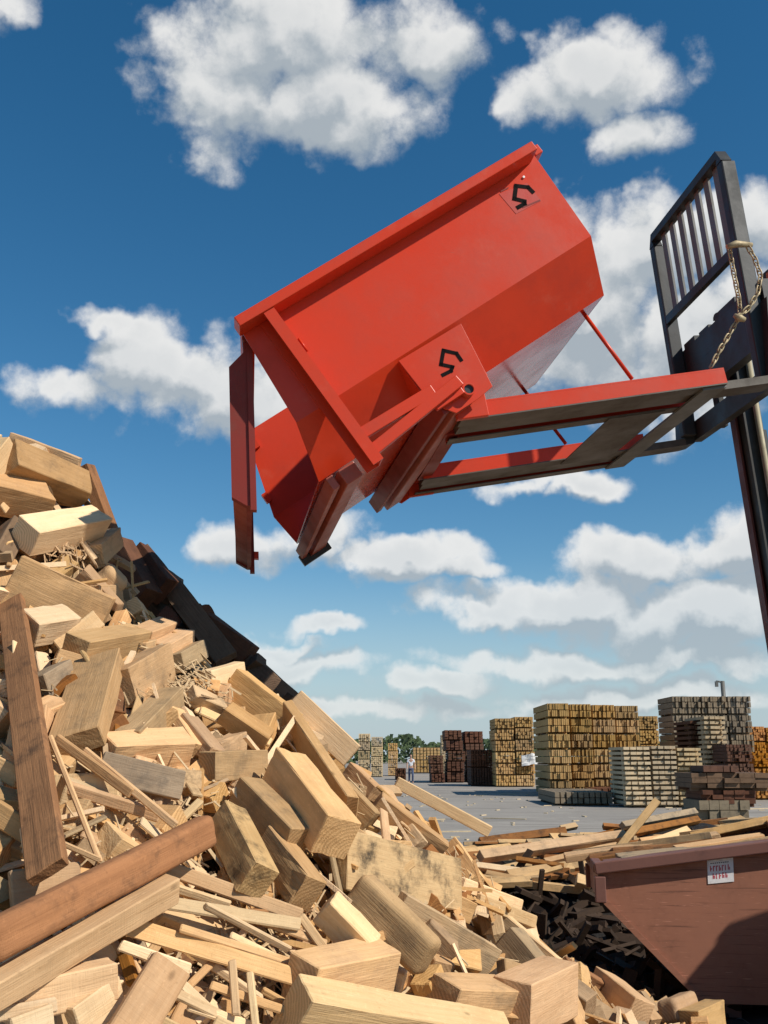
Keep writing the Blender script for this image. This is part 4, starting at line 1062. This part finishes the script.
bmesh.ops.solidify(bm, geom=bm.faces[:], thickness=.02)
me = bpy.data.meshes.new('tarp'); bm.to_mesh(me); bm.free(); me.materials.append(M['tarp_white'])
o = bpy.data.objects.new('tarp', me); C.objects.link(o); o.location = q2+Vector((0, .1, .25)); tag(o, 'crumpled white plastic sheet hanging on the tan stack', 'tarp')
# lamp pole
q = at_z(730, 789, 0); zt_ = at_y(730, 681, q.y).z
pole = empty('lamp_pole', (q.x, q.y, 0), 'thin grey pole with a short arm rising behind the grey stack', 'pole')
MB().tube([(q.x+.05, q.y, 0), (q.x+.05, q.y, zt_)], [.14, .11], 10).build('post', 'grey_steel', pole)
MB().tube([(q.x+.05, q.y, zt_-.05), (q.x-.28, q.y, zt_-.02)], .05, 8).build('arm', 'grey_steel', pole)
MB().box((q.x-.27, q.y, zt_-.16), (.07, 0, 0), (0, .07, 0), (0, 0, .14)).build('lamp_head', 'grey_steel', pole)

# person walking in the yard
def skinned(name, pts, edges, mat, parent, loc, root=0):
    me = bpy.data.meshes.new(name); me.from_pydata([p[:3] for p in pts], edges, []); me.update()
    o = bpy.data.objects.new(name, me); C.objects.link(o); o.parent = parent
    md = o.modifiers.new('skin', 'SKIN'); 
    if not me.skin_vertices: me.attributes.new if False else None
    sv = me.skin_vertices[0].data if me.skin_vertices else None
    if sv is None:
        bpy.context.view_layer.objects.active = o; bpy.ops.mesh.customdata_skin_add(); sv = me.skin_vertices[0].data
    for i, p in enumerate(pts): sv[i].radius = (p[3], p[4] if len(p) > 4 else p[3])
    sv[root].use_root = True
    s_ = o.modifiers.new('sub', 'SUBSURF'); s_.levels = 1; s_.render_levels = 2
    me.materials.append(M[mat]); return o
q = at_z(411, 783.5, 0)
pr = empty('person', (q.x, q.y, 0), 'person in white shirt and blue jeans walking away across the yard', 'person')
body = [(0,0,.95,.12,.09),(0,0,1.15,.12,.09),(0,0,1.38,.15,.09),(0,0,1.50,.06),(0,-.01,1.56,.055),(0,-.02,1.66,.085,.095),(0,-.01,1.74,.07),
        (.18,0,1.40,.055),(.25,.04,1.14,.042),(.26,-.08,.92,.035),(.27,-.1,.83,.03),(-.18,0,1.40,.055),(-.25,-.04,1.14,.042),(-.24,-.16,.94,.035),(-.24,-.2,.86,.03),
        (.09,0,.88,.085),(.11,-.14,.50,.06),(.11,-.06,.10,.045),(.12,-.20,.04,.04),(-.09,0,.88,.085),(-.10,.08,.50,.06),(-.10,.28,.14,.045),(-.11,.18,.05,.04)]
be = [(0,1),(1,2),(2,3),(3,4),(4,5),(5,6),(2,7),(7,8),(8,9),(9,10),(2,11),(11,12),(12,13),(13,14),(0,15),(15,16),(16,17),(17,18),(0,19),(19,20),(20,21),(21,22)]
skinned('body', body, be, 'skin', pr, None)
g_ = lambda i, k: body[i][:3]+tuple(r_*k for r_ in body[i][3:])
skinned('shirt', [g_(0,1.1),g_(1,1.12),g_(2,1.1),g_(3,1.05),g_(7,1.2),(.215,.02,1.25,.055),g_(11,1.2),(-.215,-.02,1.25,.055)], [(0,1),(1,2),(2,3),(2,4),(4,5),(2,6),(6,7)], 'shirt', pr, None)
skinned('jeans', [g_(0,1.08),g_(15,1.1),g_(16,1.2),g_(17,1.3),g_(19,1.1),g_(20,1.2),g_(21,1.3)], [(0,1),(1,2),(2,3),(0,4),(4,5),(5,6)], 'jeans', pr, None)
skinned('hair', [(0,.0,1.70,.088,.09),(0,.01,1.77,.07)], [(0,1)], 'hair', pr, None)

mb = MB(); rl_ = random.Random(44)
for i in range(170):
    x = rl_.uniform(-1, 13); y = rl_.uniform(12, 46)
    a = rl_.uniform(0, 3.14); l = rl_.uniform(.03, .16)*(1+(rl_.random() < .06)*4)
    mb.box((x, y, .012), (math.cos(a)*l, math.sin(a)*l, 0), (-math.sin(a)*.03, math.cos(a)*.03, 0), (0, 0, .012))
tag(mb.build('yard_litter', 'yard_pale'), 'small scraps of wood littering the yard floor', 'litter', kind='stuff')

# distant wood along the horizon
mb = MB(); rt = random.Random(6)
for i in range(15000):
    x = rt.uniform(-60, 190); y = 270+rt.uniform(-14, 14)
    top = 5.6+2.2*noise.noise(Vector((x*.11, 0, 0)))+1.4*noise.noise(Vector((x*.5, 3, 0)))+.6*noise.noise(Vector((x*1.4, 9, 0)))
    z = top*(1-rt.random()**1.7)+rt.uniform(-.2, .5)
    c = Vector((x, y, max(z, .1))); a = Vector((rt.gauss(0, 1), rt.gauss(0, 1), rt.gauss(0, 1))).normalized(); b_ = a.orthogonal().normalized(); s_ = rt.uniform(.25, .75)
    mb.poly([c+a*s_, c+b_*s_, c-a*s_, c-b_*s_], [(0,1,2,3)])
tag(mb.build('distant_wood', 'foliage'), 'far-off green wood along the horizon', 'trees', kind='stuff')

for o in bpy.data.objects:
    if '_o' in o: del o['_o']
